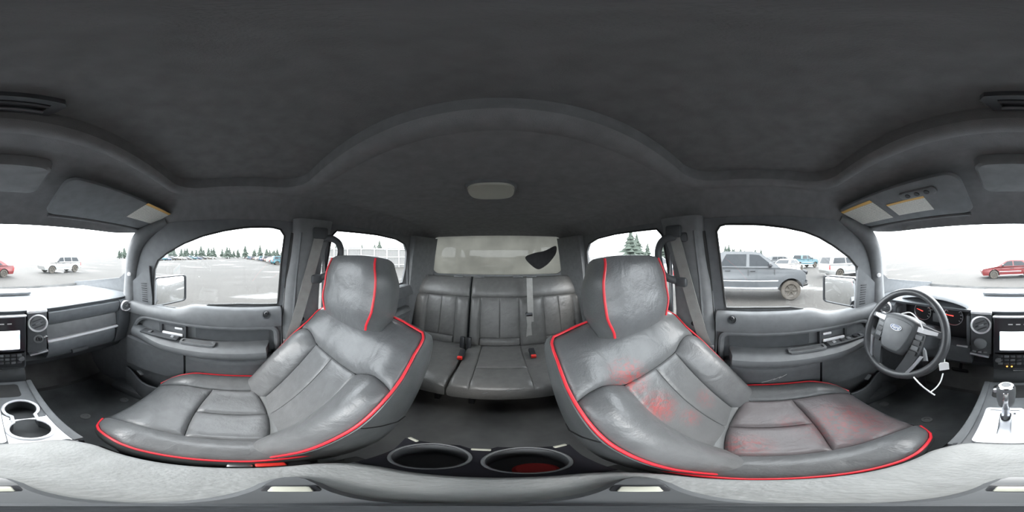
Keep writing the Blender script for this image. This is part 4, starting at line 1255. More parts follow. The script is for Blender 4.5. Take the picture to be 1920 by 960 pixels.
# driver side: instrument binnacle
DX = 0.36
mb = MB(); rings = []
for k in range(19):
    x = lerp(SX+0.212, XC+0.575, k/18); t = k/18
    h = 0.050*math.sin(PI*t)**0.5
    rings.append([Vector((x, y, z)) for y, z in ((-0.86, -0.235+h*0.5), (-0.75, -0.228+h), (-0.67, -0.232+h*0.95), (-0.655, -0.242+h*0.9), (-0.672, -0.250+h*0.9), (-0.80, -0.258))])
mb.loft(rings); build('binnacle_hood', mb, 'dash', da)
mb = MB(); mb.plate([(SX+0.212, -0.425), (XC+0.572, -0.425), (XC+0.572, -0.25), (XC+0.50, -0.200), (SX+0.29, -0.200), (SX+0.212, -0.25)], [], lambda a, b: (a, -0.735, b), (0, -0.02, 0)); cl_ = build('cluster_face', mb, 'black', da)


def gauge(x, z, r, na, red):
    mb = MB(); mb.lathe([(r*1.06, -0.002), (r*1.06, 0.008), (r, 0.009), (r*0.97, 0.003), (0, 0.002)], (x, -0.733, z), (0, 1, 0), 32); g = build('gauge', mb, 'black', cl_)
    mb = MB(); mb.tube([(x+math.cos(2*PI*k/32)*r*1.03, -0.7245, z+math.sin(2*PI*k/32)*r*1.03) for k in range(32)], 0.0024, 6, closed=True); build('gauge_ring', mb, 'silver', g)
    mb = MB()
    for k in range(11):
        a = math.radians(220-26*k)
        p0 = Vector((x-math.cos(a)*r*0.72, -0.7285, z+math.sin(a)*r*0.72)); p1 = Vector((x-math.cos(a)*r*0.92, -0.7285, z+math.sin(a)*r*0.92))
        mb.tube([p0, p1], 0.0018, 4)
    build('tick_marks', mb, 'gauge_ink', g)
    a = math.radians(na)
    mb = MB(); mb.tube([(x, -0.727, z), (x+math.cos(a)*r*0.85, -0.727, z+math.sin(a)*r*0.85)], [0.003, 0.0015], 6); build('needle', mb, 'red_glow', g)


gauge(DX-0.085, -0.300, 0.048, 185+180, True)
gauge(DX+0.085, -0.300, 0.048, 15, True)
for x in (DX-0.03, DX+0.03):
    gauge(x, -0.262, 0.020, 200, False)
mb = MB(); mb.box((DX, -0.731, -0.325), (0.055, 0.004, 0.05), 0.003); build('message_screen', mb, 'plastic_md', cl_)
# driver lower panels
dloft([(-0.74, -0.424), (-0.660, -0.424), (-0.640, -0.436), (-0.645, -0.50), (-0.665, -0.545), (-0.76, -0.56)], SX+0.212, XC+0.575, 14, nm='knee_panel', m='dash')
mb = MB(); mb.box((DX+0.20, -0.655, -0.345), (0.05, 0.05, 0.15), 0.01); build('switch_column', mb, 'dash', da)
mb = MB(); mb.box((SX+0.222, -0.69, -0.345), (0.020, 0.05, 0.16), 0.008); build('switch_column', mb, 'dash', da)
mb = MB(); mb.box((SX+0.240, -0.638, -0.412), (0.05, 0.012, 0.008), 0.003); build('panel_handle', mb, 'silver', da)
# centre speaker grille lying on the dash top, parking tag and papers seen as glare lines
mb = MB(); mb.plate(rrect(SX, -0.93, 0.20, 0.06, 0.02), [], lambda a, b: (a, b, -0.2235+0.02), (0, 0, -0.012)); build('top_tray', mb, 'dash_top', da)

# ================================================================== STEERING WHEEL
WC = Vector((0.380, -0.469, -0.309)); wt = math.radians(25)
WU = Vector((0, -math.sin(wt), math.cos(wt))); WN = Vector((0, math.cos(wt), math.sin(wt)))   # WN faces the driver
wr = Matrix.Rotation(math.radians(-3), 3, WN)
WX = wr @ Vector((-1, 0, 0)); WU = wr @ WU       # to the right as the driver sees it
def W(a, b, c=0.0): return WC+WX*a+WU*b+WN*c
sw = thing('steering_wheel', W(0, -0.19, 0), 'black leather steering wheel with four spokes and oval badge', 'steering wheel')
mb = MB(); mb.tube([W(0.176*math.cos(2*PI*k/64), 0.176*math.sin(2*PI*k/64)) for k in range(64)], 0.0155, 12, closed=True); build('rim', mb, 'rubber' if False else 'rim_leather' if 'rim_leather' in M else 'plastic_dk', sw)
# hub pad: shield outline
sh_ = smooth_path([(-0.078, 0.048, 0), (-0.060, 0.066, 0), (0.0, 0.074, 0), (0.060, 0.066, 0), (0.078, 0.048, 0), (0.070, -0.010, 0), (0.052, -0.066, 0), (0.030, -0.080, 0), (-0.030, -0.080, 0), (-0.052, -0.066, 0), (-0.070, -0.010, 0)], 5, True)
mb = MB(); mb.loft([[W(p.x*f, p.y*f, c) for p in sh_] for f, c in ((1.05, -0.02), (1.05, 0.012), (1.0, 0.028), (0.90, 0.036), (0.84, 0.037))]); hub = build('hub', mb, 'plastic_dk', sw)
mb = MB(); mb.loft([[W(p.x*f*0.80, p.y*f*0.80-0.004, c) for p in sh_] for f, c in ((1.0, 0.036), (0.98, 0.041), (0.9, 0.043), (0.3, 0.044))]); build('airbag_cover', mb, 'plastic', hub)
mb = MB(); mb.loft([[W(x, y, c) for x, y in circ(0, 0.022, 0.027*f, 28, 0.0125*f)] for f, c in ((1.0, 0.040), (1.0, 0.046), (0.92, 0.048), (0.85, 0.0475))]); em = build('badge', mb, 'silver', hub)
mb = MB(); mb.loft([[W(x, y, c) for x, y in circ(0, 0.022, 0.0235*f, 28, 0.0102*f)] for f, c in ((1.0, 0.0465), (1.0, 0.0482), (0.9, 0.0485))]); build('badge_field', mb, mat('badge blue grey', (0.10, 0.13, 0.22), 0.25, var=0), em)
mb = text_mesh('Ford', 0.0185, lambda x, y, z: W(x, y+0.0215, 0.0490+z), shear=0.35, depth=0.0004); build('badge_lettering', mb, 'white_plastic', em)
# spokes
for sg in (-1, 1):
    mb = MB(); rings = []
    for r_, hgt, c, dz in ((0.060, 0.034, 0.014, 0.040), (0.10, 0.028, 0.012, 0.040), (0.14, 0.020, 0.006, 0.038), (0.172, 0.020, 0.0, 0.036)):
        rings.append([W(sg*r_, dz+a*hgt*0.6, c+b*0.010) for a, b in ((-1, -1), (-1, 0.6), (-0.7, 1), (0.7, 1), (1, 0.6), (1, -1))])
    mb.loft(rings); sp_ = build('spoke', mb, 'plastic_dk', sw)
    mb = MB(); mb.loft([[W(sg*r_, dz, c), W(sg*r_, dz+h, c), W(sg*r_, dz+h, c-0.006), W(sg*r_, dz, c-0.006)] for r_, dz, h, c in ((0.078, 0.030, 0.020, 0.029), (0.11, 0.030, 0.018, 0.024), (0.15, 0.034, 0.012, 0.014))]); build('spoke_trim', mb, 'white_gloss', sp_)
    # lower spoke with switch cluster
    mb = MB(); mb.loft([[W(sg*(x+a), y, c), W(sg*(x+a), y, c-0.012), W(sg*(x-a), y, c-0.012), W(sg*(x-a), y, c)] for x, y, a, c in ((0.090, 0.026, 0.022, 0.022), (0.088, -0.03, 0.022, 0.020), (0.075, -0.09, 0.020, 0.012), (0.060, -0.15, 0.022, 0.004), (0.055, -0.172, 0.026, 0.0))]); lo = build('lower_spoke', mb, 'plastic_dk', sw)
    for k in range(4):
        mb = MB(); y = 0.012-0.022*k
        mb.loft([[W(sg*(0.089-0.002*k)+a*0.013, y+b*0.008, c) for a, b in ((-1, -1), (1, -1), (1, 1), (-1, 1))] for c in (0.018, 0.0265-0.001*k)]); build('switch', mb, 'black' if k % 2 else 'plastic', lo)
    mb = MB(); mb.loft([[W(sg*x+a*0.006, y, c+0.006), W(sg*x-a*0.006, y, c+0.006), W(sg*x-a*0.006, y, c), W(sg*x+a*0.006, y, c)] for x, y, c, a in ((0.118, -0.055, 0.014, 1), (0.098, -0.11, 0.008, 1), (0.082, -0.150, 0.004, 1))]); build('spoke_edge', mb, 'silver', lo)
# column, shroud and stalks
co = thing('steering_column', WC-WN*0.12+Vector((0, 0, -0.05)), 'dark steering column shroud with stalks behind the wheel', 'steering column')
mb = MB(); mb.loft([[W(x, y-0.01, -c) for x, y in rrect(0, 0, 0.055*f, 0.06*f, 0.025)] for c, f in ((0.025, 0.85), (0.05, 1.0), (0.14, 1.05), (0.24, 1.1))]); build('shroud', mb, 'plastic_dk', co)
mb = MB(); mb.tube([W(-0.05, 0.01, -0.05), W(-0.10, 0.03, -0.045), W(-0.155, 0.05, -0.035)], [0.007, 0.006, 0.008], 8); build('indicator_stalk', mb, 'silver', co)
mb = MB(); mb.tube([W(0.05, -0.02, -0.05), W(0.09, -0.05, -0.045), W(0.11, -0.085, -0.035)], [0.009, 0.010, 0.012], 8); build('tilt_lever', mb, 'plastic_md', co)
mb = MB(); mb.tube([W(0.014, -0.03, -0.10), W(0.0, -0.34, -0.36)], 0.018, 10); build('column_shaft', mb, 'black', co)
# paper tag tied on with a plastic tie
tg = thing('paper_tag', ony(1769, 690, -0.45), 'white paper tag tied to the steering wheel rim with a plastic tie', 'tag')
c0 = W(0.112, -0.136, 0.016)
T0 = onz(1770, 687, c0.z-0.060); T0 = ray(1770, 687)*(c0.length*0.945)
e0 = Vector((-0.75, -0.62, 0.0)).normalized(); e1 = Vector((0.05, 0.05, 1)).normalized()
mb = MB(); mb.loft([[T0+e0*a*0.5+e1*b*0.5+(e0.cross(e1))*c for a, b in ((-0.030, -0.036), (0.030, -0.034), (0.030, 0.026), (0.012, 0.038), (-0.020, 0.038), (-0.030, 0.026))] for c in (-0.0008, 0.0008)]); build('card', mb, 'white_plastic', tg)
dd = c0.length
def tp_(u, v, k=0.945): return ray(u, v)*(dd*k)
mb = MB(); mb.tube(smooth_path([tp_(1771, 667, 0.965), tp_(1771, 676), tp_(1769, 684)], 5), 0.0018, 6); build('loop', mb, 'white_plastic', tg)
mb = MB(); mb.tube(smooth_path([tp_(1768, 700), tp_(1764, 714), tp_(1756, 726), tp_(1745, 735)], 5), 0.0022, 6); build('tie_strand', mb, 'white_plastic', tg)
mb = MB(); mb.tube(smooth_path([tp_(1713, 707, 0.965), tp_(1727, 722), tp_(1741, 733), tp_(1753, 741)], 5), 0.0024, 6); build('tie_strand', mb, 'white_plastic', tg)
# thin white cord over the hub
mb = MB(); mb.tube(smooth_path([W(-0.005, 0.078, 0.032), W(0.035, 0.092, 0.036), W(0.075, 0.070, 0.030), W(0.098, 0.042, 0.026)], 6), 0.0025, 6)
solo('white_cord', mb, 'white_plastic', 'thin white cord looped over the top of the wheel hub', 'cord')
# pedals
pd = thing('pedal', (0.30, -0.93, -0.93), 'dark brake pedal in the driver footwell', 'pedal', 'driver pedals')
mb = MB(); mb.box((0.30, -0.90, -0.80), (0.10, 0.015, 0.06), 0.006, Matrix.Rotation(-0.6, 3, 'X')); build('pad', mb, 'rubber', pd)
mb = MB(); mb.tube([(0.30, -0.91, -0.80), (0.31, -0.97, -0.72), (0.32, -1.05, -0.645)], 0.010, 8); build('arm', mb, 'black', pd)

# ================================================================== VISORS AND OVERHEAD
K = 0.35; Y0, Z0 = -0.39, 0.176
vn = Vector((0, -K, 1)); vd = Z0-K*Y0
vnn = vn.normalized()
def VP(x, y, off=0.0): return Vector((x, y, Z0+K*(y-Y0)))-vnn*off
for s in (-1, 1):
    side = 'passenger' if s < 0 else 'driver'
    a, b = (XC-0.655, XC-0.145) if s < 0 else (XC+0.145, XC+0.655)
    a, b = (a+0.02, b) if s < 0 else (a, b-0.02)
    v = thing('sun_visor', VP((a+b)/2, -0.41), 'stowed grey sun visor with %s above the %s side' % ('one warning label' if s < 0 else 'two warning labels', side), 'sun visor', 'sun visors')
    o = rrect((a+b)/2, -0.410, (b-a)/2, 0.082, 0.03)
    cx_ = (a+b)/2
    mb = MB(); mb.loft([[VP(lerp(cx_, x, f), lerp(-0.41, y, f), off) for x, y in o] for f, off in ((0.9, -0.012), (0.98, -0.010), (1.0, -0.004), (0.98, 0.002), (0.9, 0.004), (0.1, 0.004))])
    pv = build('visor_panel', mb, 'visor' if 'visor' in M else 'pillar', v)
    mb = MB(); mb.tube([VP(s*0.64+XC, -0.50, 0.0), VP(s*0.16+XC, -0.50, 0.0)], 0.007, 8); build('visor_rod', mb, 'plastic_md', v)
    quads = [[(273, 380), (322, 399), (283, 420), (240, 403)]] if s < 0 else [[(1577, 395.6), (1635, 374), (1674, 406), (1619, 419)], [(1665, 382), (1734, 365), (1751, 391), (1685, 402)]]
    for q in quads:
        P4 = [on_plane(u, w, vn, vd)-vnn*0.0055 for u, w in q]
        xa, xb = sum(p.x for p in (P4[0], P4[3]))/2, sum(p.x for p in (P4[1], P4[2]))/2
        ya, yb = sum(p.y for p in (P4[0], P4[1]))/2, sum(p.y for p in (P4[2], P4[3]))/2
        mb = MB(); mb.plate([(xa, ya), (xb, ya), (xb, yb), (xa, yb)], [], lambda x, y: VP(x, y, 0.0062), tuple(vnn*0.0015))
        build('warning_label', mb, 'label', pv, uvfn=lambda p, xa=xa, xb=xb, ya=ya, yb=yb: ((p.x-xa)/(xb-xa), (p.y-ya)/(yb-ya)))
    if s > 0:
        p = on_plane(1720, 359, vn, vd)
        mb = MB(); mb.loft([[VP(x, y, off) for x, y in rrect(p.x, p.y, 0.058*f, 0.014*f, 0.012*f)] for f, off in ((1.0, 0.003), (1.0, 0.008), (0.9, 0.010))]); hb = build('opener_panel', mb, 'plastic_md', pv)
        for k in (-1, 0, 1):
            mb = MB(); mb.loft([[VP(x, y, off) for x, y in circ(p.x+k*0.03, p.y, 0.008*f, 14)] for f, off in ((1, 0.009), (0.9, 0.012))]); build('opener_button', mb, 'black', hb)
# overhead console between the visors
oc = thing('overhead_console', (XC, -0.36, 0.235), 'slim grey overhead console at the middle of the windshield header', 'overhead console')
mb = MB(); mb.loft([[Vector((XC+(x-XC)*f, -0.40+(y+0.40)*f, z-0.12*max(0, -0.36-y))) for x, y in rrect(XC, -0.40, 0.115, 0.075, 0.03)] for f, z in ((1.0, 0.236), (0.98, 0.216), (0.92, 0.210), (0.3, 0.209))]); build('housing', mb, 'pillar', oc)
for k in ():
    mb = MB(); mb.box((XC+k*0.05, -0.385, 0.206), (0.06, 0.035, 0.006), 0.003); build('map_lens', mb, 'lens', oc)

# ================================================================== DOOR MIRRORS
for s in (-1, 1):
    side = 'passenger' if s < 0 else 'driver'
    A = Vector((-0.80, -0.494, 0)) if s < 0 else Vector((0.752, -0.536, 0))
    dr = Vector((s*0.90, 0.43, 0)).normalized()
    nrm = Vector((-s*0.43, 0.90, 0)).normalized()
    m_ = thing('door_mirror', A+dr*0.12+Vector((0, 0, -0.31)), 'black rectangular door mirror outside the %s window' % side, 'mirror')
    Wd, zt, zb = 0.245, -0.128, -0.300
    def Q(a, b, c): return A+dr*(a*Wd)+Vector((0, 0, lerp(zb, zt, b)))+nrm*c
    o = rrect(0.5, 0.5, 0.5, 0.5, 0.12)
    mb = MB(); mb.loft([[Q(lerp(0.5, a, f), lerp(0.5, b, f), c) for a, b in o] for f, c in ((0.55, -0.12), (0.85, -0.10), (1.03, -0.05), (1.06, 0.0), (1.04, 0.008), (0.96, 0.008), (0.95, 0.0))]); hs = build('housing', mb, 'black', m_)
    mb = MB(); mb.loft([[Q(lerp(0.5, a, f), lerp(0.5, b, f), c) for a, b in o] for f, c in ((0.955, 0.0), (0.955, 0.003), (0.94, 0.0035))]); build('mirror_glass', mb, 'mirror', m_)
    mb = MB(); mb.tube([Q(0.2, 0.25, -0.05), Vector((sx(s, -0.25)+s*0.045, -0.50, -0.27))], 0.03, 8); build('arm', mb, 'black', m_)

# ================================================================== THE YARD OUTSIDE
GZ = -1.75
mb = MB(); mb.grid(lambda a, b: Vector((lerp(-220, 220, a), lerp(-220, 220, b), GZ)), 8, 8)
struct('ground', mb, 'ground', 'muddy gravel yard stretching out around the truck', 'ground', origin=(0, 0, GZ))

M['tyre'] = mat('muddy tyre', (0.05, 0.043, 0.035), 0.9, var=0.3, scale=6)
M['rimmetal'] = mat('dark alloy rim', (0.07, 0.062, 0.052), 0.5, metal=0.2)
M['carglass'] = mat('tinted car glass', (0.022, 0.025, 0.028), 0.3, var=0, spec=0.15)
M['taillight'] = mat('red tail lamp', (0.35, 0.02, 0.02), 0.3)
M['headlight'] = mat('clear head lamp', (0.35, 0.36, 0.38), 0.2)
PAINT = {k: mat('%s car paint' % k, c, 0.4, var=0.05, scale=3, coat=0.2) for k, c in dict(
    grey=(0.052, 0.056, 0.060), white=(0.20, 0.20, 0.195), silver=(0.0682, 0.0713, 0.0744), teal=(0.0093, 0.062, 0.0806),
    black=(0.015, 0.015, 0.017), red=(0.0992, 0.0074, 0.0074), blue=(0.02, 0.04, 0.09), tan=(0.062, 0.0558, 0.0434)).items()}

SPEC = {
    'pickup': dict(
        wheels=(1.35, -2.25), R=0.40, hwid=0.98,
        top=[(1.86, 0.70), (1.95, 0.86), (1.93, 1.08), (1.78, 1.20), (1.30, 1.27), (0.88, 1.30), (-1.55, 1.33), (-1.60, 1.33), (-3.45, 1.33), (-3.50, 1.20), (-3.50, 0.75), (-3.42, 0.60)],
        bot=0.50, cab=[(0.95, 1.29, 0.93), (0.16, 1.88, 0.76), (-0.2, 1.94, 0.74), (-1.25, 1.93, 0.74), (-1.48, 1.86, 0.76), (-1.60, 1.31, 0.93)],
        wins=[[(0.66, 1.37), (0.13, 1.79), (-0.24, 1.82), (-0.24, 1.36)], [(-0.36, 1.36), (-0.36, 1.82), (-1.15, 1.82), (-1.36, 1.42), (-1.36, 1.36)]]),
    'van': dict(
        wheels=(1.50, -1.50), R=0.34, hwid=0.97,
        top=[(2.40, 0.45), (2.45, 0.75), (2.30, 0.95), (1.35, 1.10), (-2.45, 1.10), (-2.50, 0.95), (-2.52, 0.55), (-2.45, 0.42)],
        bot=0.30, cab=[(1.55, 1.06, 0.93), (0.70, 1.66, 0.76), (0.2, 1.76, 0.74), (-2.0, 1.76, 0.74), (-2.25, 1.68, 0.76), (-2.46, 1.06, 0.93)],
        wins=[[(1.20, 1.16), (0.62, 1.58), (0.30, 1.62), (0.30, 1.16)], [(0.20, 1.16), (0.20, 1.62), (-0.80, 1.62), (-0.80, 1.16)], [(-0.90, 1.16), (-0.90, 1.62), (-1.95, 1.60), (-2.15, 1.16)]]),
    'sedan': dict(
        wheels=(1.38, -1.38), R=0.33, hwid=0.90,
        top=[(2.25, 0.42), (2.32, 0.60), (2.20, 0.76), (1.10, 0.95), (-1.65, 0.98), (-2.25, 0.95), (-2.34, 0.75), (-2.28, 0.45)],
        bot=0.26, cab=[(1.15, 0.92, 0.86), (0.35, 1.38, 0.66), (0.0, 1.44, 0.64), (-0.9, 1.43, 0.64), (-1.2, 1.36, 0.66), (-1.80, 0.95, 0.84)],
        wins=[[(0.80, 1.00), (0.30, 1.32), (-0.10, 1.36), (-0.10, 1.00)], [(-0.20, 1.00), (-0.20, 1.36), (-0.90, 1.34), (-1.30, 1.02)]]),
    'suv': dict(
        wheels=(1.40, -1.40), R=0.37, hwid=0.94,
        top=[(2.20, 0.50), (2.30, 0.75), (2.22, 1.00), (1.05, 1.12), (-2.20, 1.14), (-2.30, 1.0), (-2.32, 0.6), (-2.25, 0.48)],
        bot=0.36, cab=[(1.15, 1.09, 0.90), (0.45, 1.66, 0.74), (0.1, 1.74, 0.72), (-1.85, 1.74, 0.72), (-2.05, 1.66, 0.74), (-2.24, 1.10, 0.90)],
        wins=[[(0.80, 1.18), (0.40, 1.57), (0.0, 1.61), (0.0, 1.18)], [(-0.10, 1.18), (-0.10, 1.61), (-0.95, 1.61), (-0.95, 1.18)], [(-1.05, 1.18), (-1.05, 1.61), (-1.75, 1.60), (-1.95, 1.18)]]),
}


def make_car(name, kind, paint, label, cat, loc, head, wreck=False, group=None):
    """forward is local +X; head turns it about the vertical"""
    S = SPEC[kind]; H = S['hwid']; R = S['R']
    root = thing(name, (0, 0, GZ), label, cat, group)
    Z = lambda x, y, z: Vector((x, y, GZ+z))
    prof = list(S['top'])
    xr, xf = prof[-1][0], prof[0][0]
    low = [(xr+0.05, S['bot'])]
    for cx in sorted(S['wheels']):
        ra = R*1.22
        zb = S['bot']; a0 = math.asin(max(-0.9, min(0.9, (zb-R)/ra)))
        for k in range(11):
            a = PI-a0-(PI-2*a0)*k/10
            low.append((cx+ra*math.cos(a), R+ra*math.sin(a)))
    low.append((xf-0.05, S['bot']))
    poly = prof+low
    # body with a little tumblehome: side plates at +-H, top edges pulled in
    mb = MB()
    tri = tessellate_polygon([[Vector((x, z, 0)) for x, z in poly]])
    n = len(poly)
    zmax = max(z for x, z in prof)
    def hwz(x, z):
        h = H-0.03*sst(0.75*zmax, zmax, z)-0.04*sst(0.5*zmax, 0.2*zmax, z)
        return h-0.10*sst(0.85, 1.0, abs(x)/max(abs(xr), xf))
    vs = [Z(x, hwz(x, z), z) for x, z in poly]+[Z(x, -hwz(x, z), z) for x, z in poly]
    fs = [tuple(t) for t in tri]+[tuple(i+n for i in reversed(t)) for t in tri]+[(k, (k+1) % n, (k+1) % n+n, k+n) for k in range(n)]
    mb.add(vs, fs); build('body', mb, PAINT[paint], root, sharp=30)
    mb = MB(); mb.box((sum(S['wheels'])/2, 0, GZ+S['bot']+0.15), (abs(S['wheels'][0]-S['wheels'][1])+1.2*R, H*1.5, 0.3)); build('underbody', mb, 'rubber', root)
    cab = S['cab']; m = len(cab)
    vs = [Z(x, w, z) for x, z, w in cab]+[Z(x, -w, z) for x, z, w in cab]
    fs = [tuple(range(m)), tuple(reversed(range(m, 2*m)))]+[(k, (k+1) % m, (k+1) % m+m, k+m) for k in range(m)]
    mb = MB(); mb.add(vs, fs); cb_ = build('cabin', mb, PAINT[paint], root, sharp=20)
    z0, w0, z1, w1 = cab[0][1], cab[0][2], cab[2][1], cab[2][2]
    def cw_(z): return lerp(w0, w1, (z-z0)/(z1-z0))
    for sg in (-1, 1):
        for w in S['wins']:
            mb = MB(); mb.plate(w, [], lambda a, b: Z(a, sg*(cw_(b)+0.012), b), (0, -sg*0.01, 0)); build('side_window', mb, 'carglass', root)
    def quad(i, j, f, nm):
        (xa, za, wa), (xb, zb, wb) = cab[i], cab[j]
        d = Vector((za-zb, 0, xb-xa)).normalized(); d = d if d.x*(1 if i < j and i == 0 else -1) > 0 else -d
        P = lambda t, q: Z(lerp(xa, xb, t), q*lerp(wa, wb, t)*f, lerp(za, zb, t))+d*0.012
        mb = MB(); mb.loft([[P(0.10, -1), P(0.10, 1), P(0.10, 1)-d*0.01, P(0.10, -1)-d*0.01], [P(0.92, -1), P(0.92, 1), P(0.92, 1)-d*0.01, P(0.92, -1)-d*0.01]]); build(nm, mb, 'carglass', root)
    quad(0, 1, 0.90, 'windscreen'); quad(m-1, m-2, 0.88, 'rear_window')
    for cx in S['wheels']:
        for sg in (-1, 1):
            y = sg*(H-0.13)
            mb = MB(); mb.lathe([(R*0.62, -0.12), (R*0.93, -0.12), (R, -0.07), (R, 0.07), (R*0.93, 0.12), (R*0.64, 0.12), (R*0.60, 0.08)], Z(cx, y, R), (0, sg, 0), 24, caps=False); wh = build('wheel', mb, 'tyre', root)
            mb = MB(); mb.lathe([(R*0.62, 0.06), (R*0.60, 0.09), (R*0.52, 0.06), (0, 0.05)], Z(cx, y, R), (0, sg, 0), 20); build('rim', mb, 'rimmetal', wh)
            mb = MB()
            for k in range(6):
                a = 2*PI*k/6
                mb.tube([Z(cx+math.cos(a)*R*0.12, y+sg*0.085, R+math.sin(a)*R*0.12), Z(cx+math.cos(a)*R*0.56, y+sg*0.085, R+math.sin(a)*R*0.56)], 0.028, 5)
            build('rim_spokes', mb, 'rimmetal', wh)
    zb_ = cab[0][1]
    for sg in (-1, 1):
        mb = MB(); mb.box(Z(cab[0][0]-0.42, sg*(H+0.10), zb_+0.12), (0.12, 0.22, 0.17), 0.04); build('wing_mirror', mb, 'black', root)
        for k in range(2):
            xx = S['wins'][k][-1][0] if k == 0 else S['wins'][1][2][0]
            mb = MB(); mb.box(Z(S['wins'][0][-1][0]+0.12-0.95*k, sg*(H-0.01), zb_-0.10), (0.20, 0.04, 0.04), 0.012); build('door_handle', mb, 'black', root)
            mb = MB(); mb.box(Z(S['wins'][0][-1][0]-0.05+0.95*(k) if k == 0 else S['wins'][0][-1][0]+0.95, sg*(H-0.018), (zb_+S['bot'])/2), (0.012, 0.03, (zb_-S['bot'])*0.86)); build('door_gap', mb, 'rubber', root)
        mb = MB(); mb.box(Z(xr+0.02, sg*(H-0.17), zb_-0.22), (0.10, 0.18, 0.34), 0.03); build('tail_lamp', mb, 'taillight', root)
        if not wreck:
            mb = MB(); mb.box(Z(xf-0.02, sg*(H-0.28), S['top'][1][1]+0.08), (0.12, 0.34, 0.16), 0.04); build('head_lamp', mb, 'headlight', root)
        mb = MB(); mb.box(Z((S['wheels'][0]+S['wheels'][1])/2, sg*(H+0.01), S['bot']+0.02), (abs(S['wheels'][0]-S['wheels'][1])-2.6*R, 0.08, 0.07), 0.02); build('side_step', mb, 'silver', root)
        mb = MB(); mb.box(Z((S['wheels'][0]+S['wheels'][1])/2+0.1, sg*(H-0.005), S['bot']+0.30), (abs(S['wheels'][0]-S['wheels'][1])-3.0*R, 0.03, 0.05), 0.01); build('door_moulding', mb, 'silver', root)
    if kind == 'pickup':
        mb = MB(); mb.box(Z(-2.55, 0, 1.335), (1.75, H*1.7, 0.02)); build('bed_floor', mb, 'rubber', root)
    if wreck:
        rnd = random.Random(5)
        for k in range(14):
            mb = MB(); mb.box(Z(xf-0.02+rnd.uniform(-0.08, 0.14), rnd.uniform(-0.9, 0.9), rnd.uniform(0.5, 1.15)), (rnd.uniform(0.08, 0.3), rnd.uniform(0.1, 0.4), rnd.uniform(0.06, 0.22)), 0.02,
                             Matrix.Rotation(rnd.uniform(-0.8, 0.8), 3, 'X') @ Matrix.Rotation(rnd.uniform(-0.8, 0.8), 3, 'Y') @ Matrix.Rotation(rnd.uniform(-0.8, 0.8), 3, 'Z'))
            build('broken_piece', mb, ('black', 'black', 'silver', 'rubber')[k % 4], root)
    root.location = Vector(loc)+Vector((0, 0, ZC)); root.rotation_euler = (0, 0, head)
    return root


def polar(az, d): a = math.radians(az); return Vector((math.sin(a)*d, math.cos(a)*d, GZ))


DOWN = -PI/2      # facing the same way as our truck (towards -Y)
pk = make_car('pickup_truck', 'pickup', 'grey', 'dark grey crew-cab pickup with smashed front end beside the driver window', 'truck', (7.08, -1.33+1.35, GZ), DOWN, wreck=True)
make_car('minivan', 'van', 'white', 'white minivan parked beyond the door mirror on the driver side', 'van', (12.6, -7.9, GZ), DOWN+0.10)
make_car('pickup_truck', 'pickup', 'teal', 'teal pickup parked far behind the smashed grey pickup', 'truck', (23.5, -7.2, GZ), DOWN+0.5)
make_car('sedan', 'sedan', 'white', 'pale sedan behind the bonnet of the smashed grey pickup', 'car', (17.5, -3.6, GZ), DOWN+0.9)
make_car('suv', 'suv', 'silver', 'silver suv far behind the smashed grey pickup', 'car', (26.0, -4.0, GZ), DOWN+0.3)
make_car('minivan', 'van', 'white', 'white van seen through the rear driver-side window', 'van', (11.5, 8.6, GZ), DOWN-0.4)
make_car('sedan', 'sedan', 'red', 'red car ahead of the truck, barely visible through the windshield', 'car', (0.3, -13.5, GZ), 0.3)
make_car('suv', 'suv', 'white', 'white suv ahead of the truck beyond the dashboard on the passenger side', 'car', (-7.5, -16.0, GZ), 0.1)
make_car('suv', 'suv', 'silver', 'silver suv beyond the white van at the rear driver-side window', 'car', (18.0, 15.0, GZ), DOWN+0.2)

# the far row of wrecks on the passenger side: prototypes, then copies
proto = {}
kinds = [('sedan', 'white'), ('sedan', 'silver'), ('suv', 'teal'), ('sedan', 'blue'), ('suv', 'black'), ('sedan', 'tan')]
rnd = random.Random(11)
spots = []
for k in range(14):
    t = k/13
    spots.append((lerp(-76.5, -88, t**0.8), lerp(33, 88, t), PI/2+0.08))
for k in range(12):
    t = k/11
    spots.append((lerp(-101, -121, t), lerp(92, 60, t), 1.24))
for i, (az, d, h) in enumerate(spots):
    kd, pc = kinds[(i*5+2) % 6]
    row = 'row behind the passenger window\'s rear edge' if i < 14 else 'row beyond the passenger door mirror'
    lab = 'small %s %s in the far %s' % (pc, kd, row)
    grp = 'far wrecks, %s' % row
    if (kd, pc) not in proto:
        proto[(kd, pc)] = make_car(kd, kd, pc, lab, 'car', polar(az, d), rnd.uniform(-0.12, 0.12)+h, group=grp)
    else:
        copy_tree(proto[(kd, pc)], polar(az, d), rnd.uniform(-0.12, 0.12)+h, lab, grp)

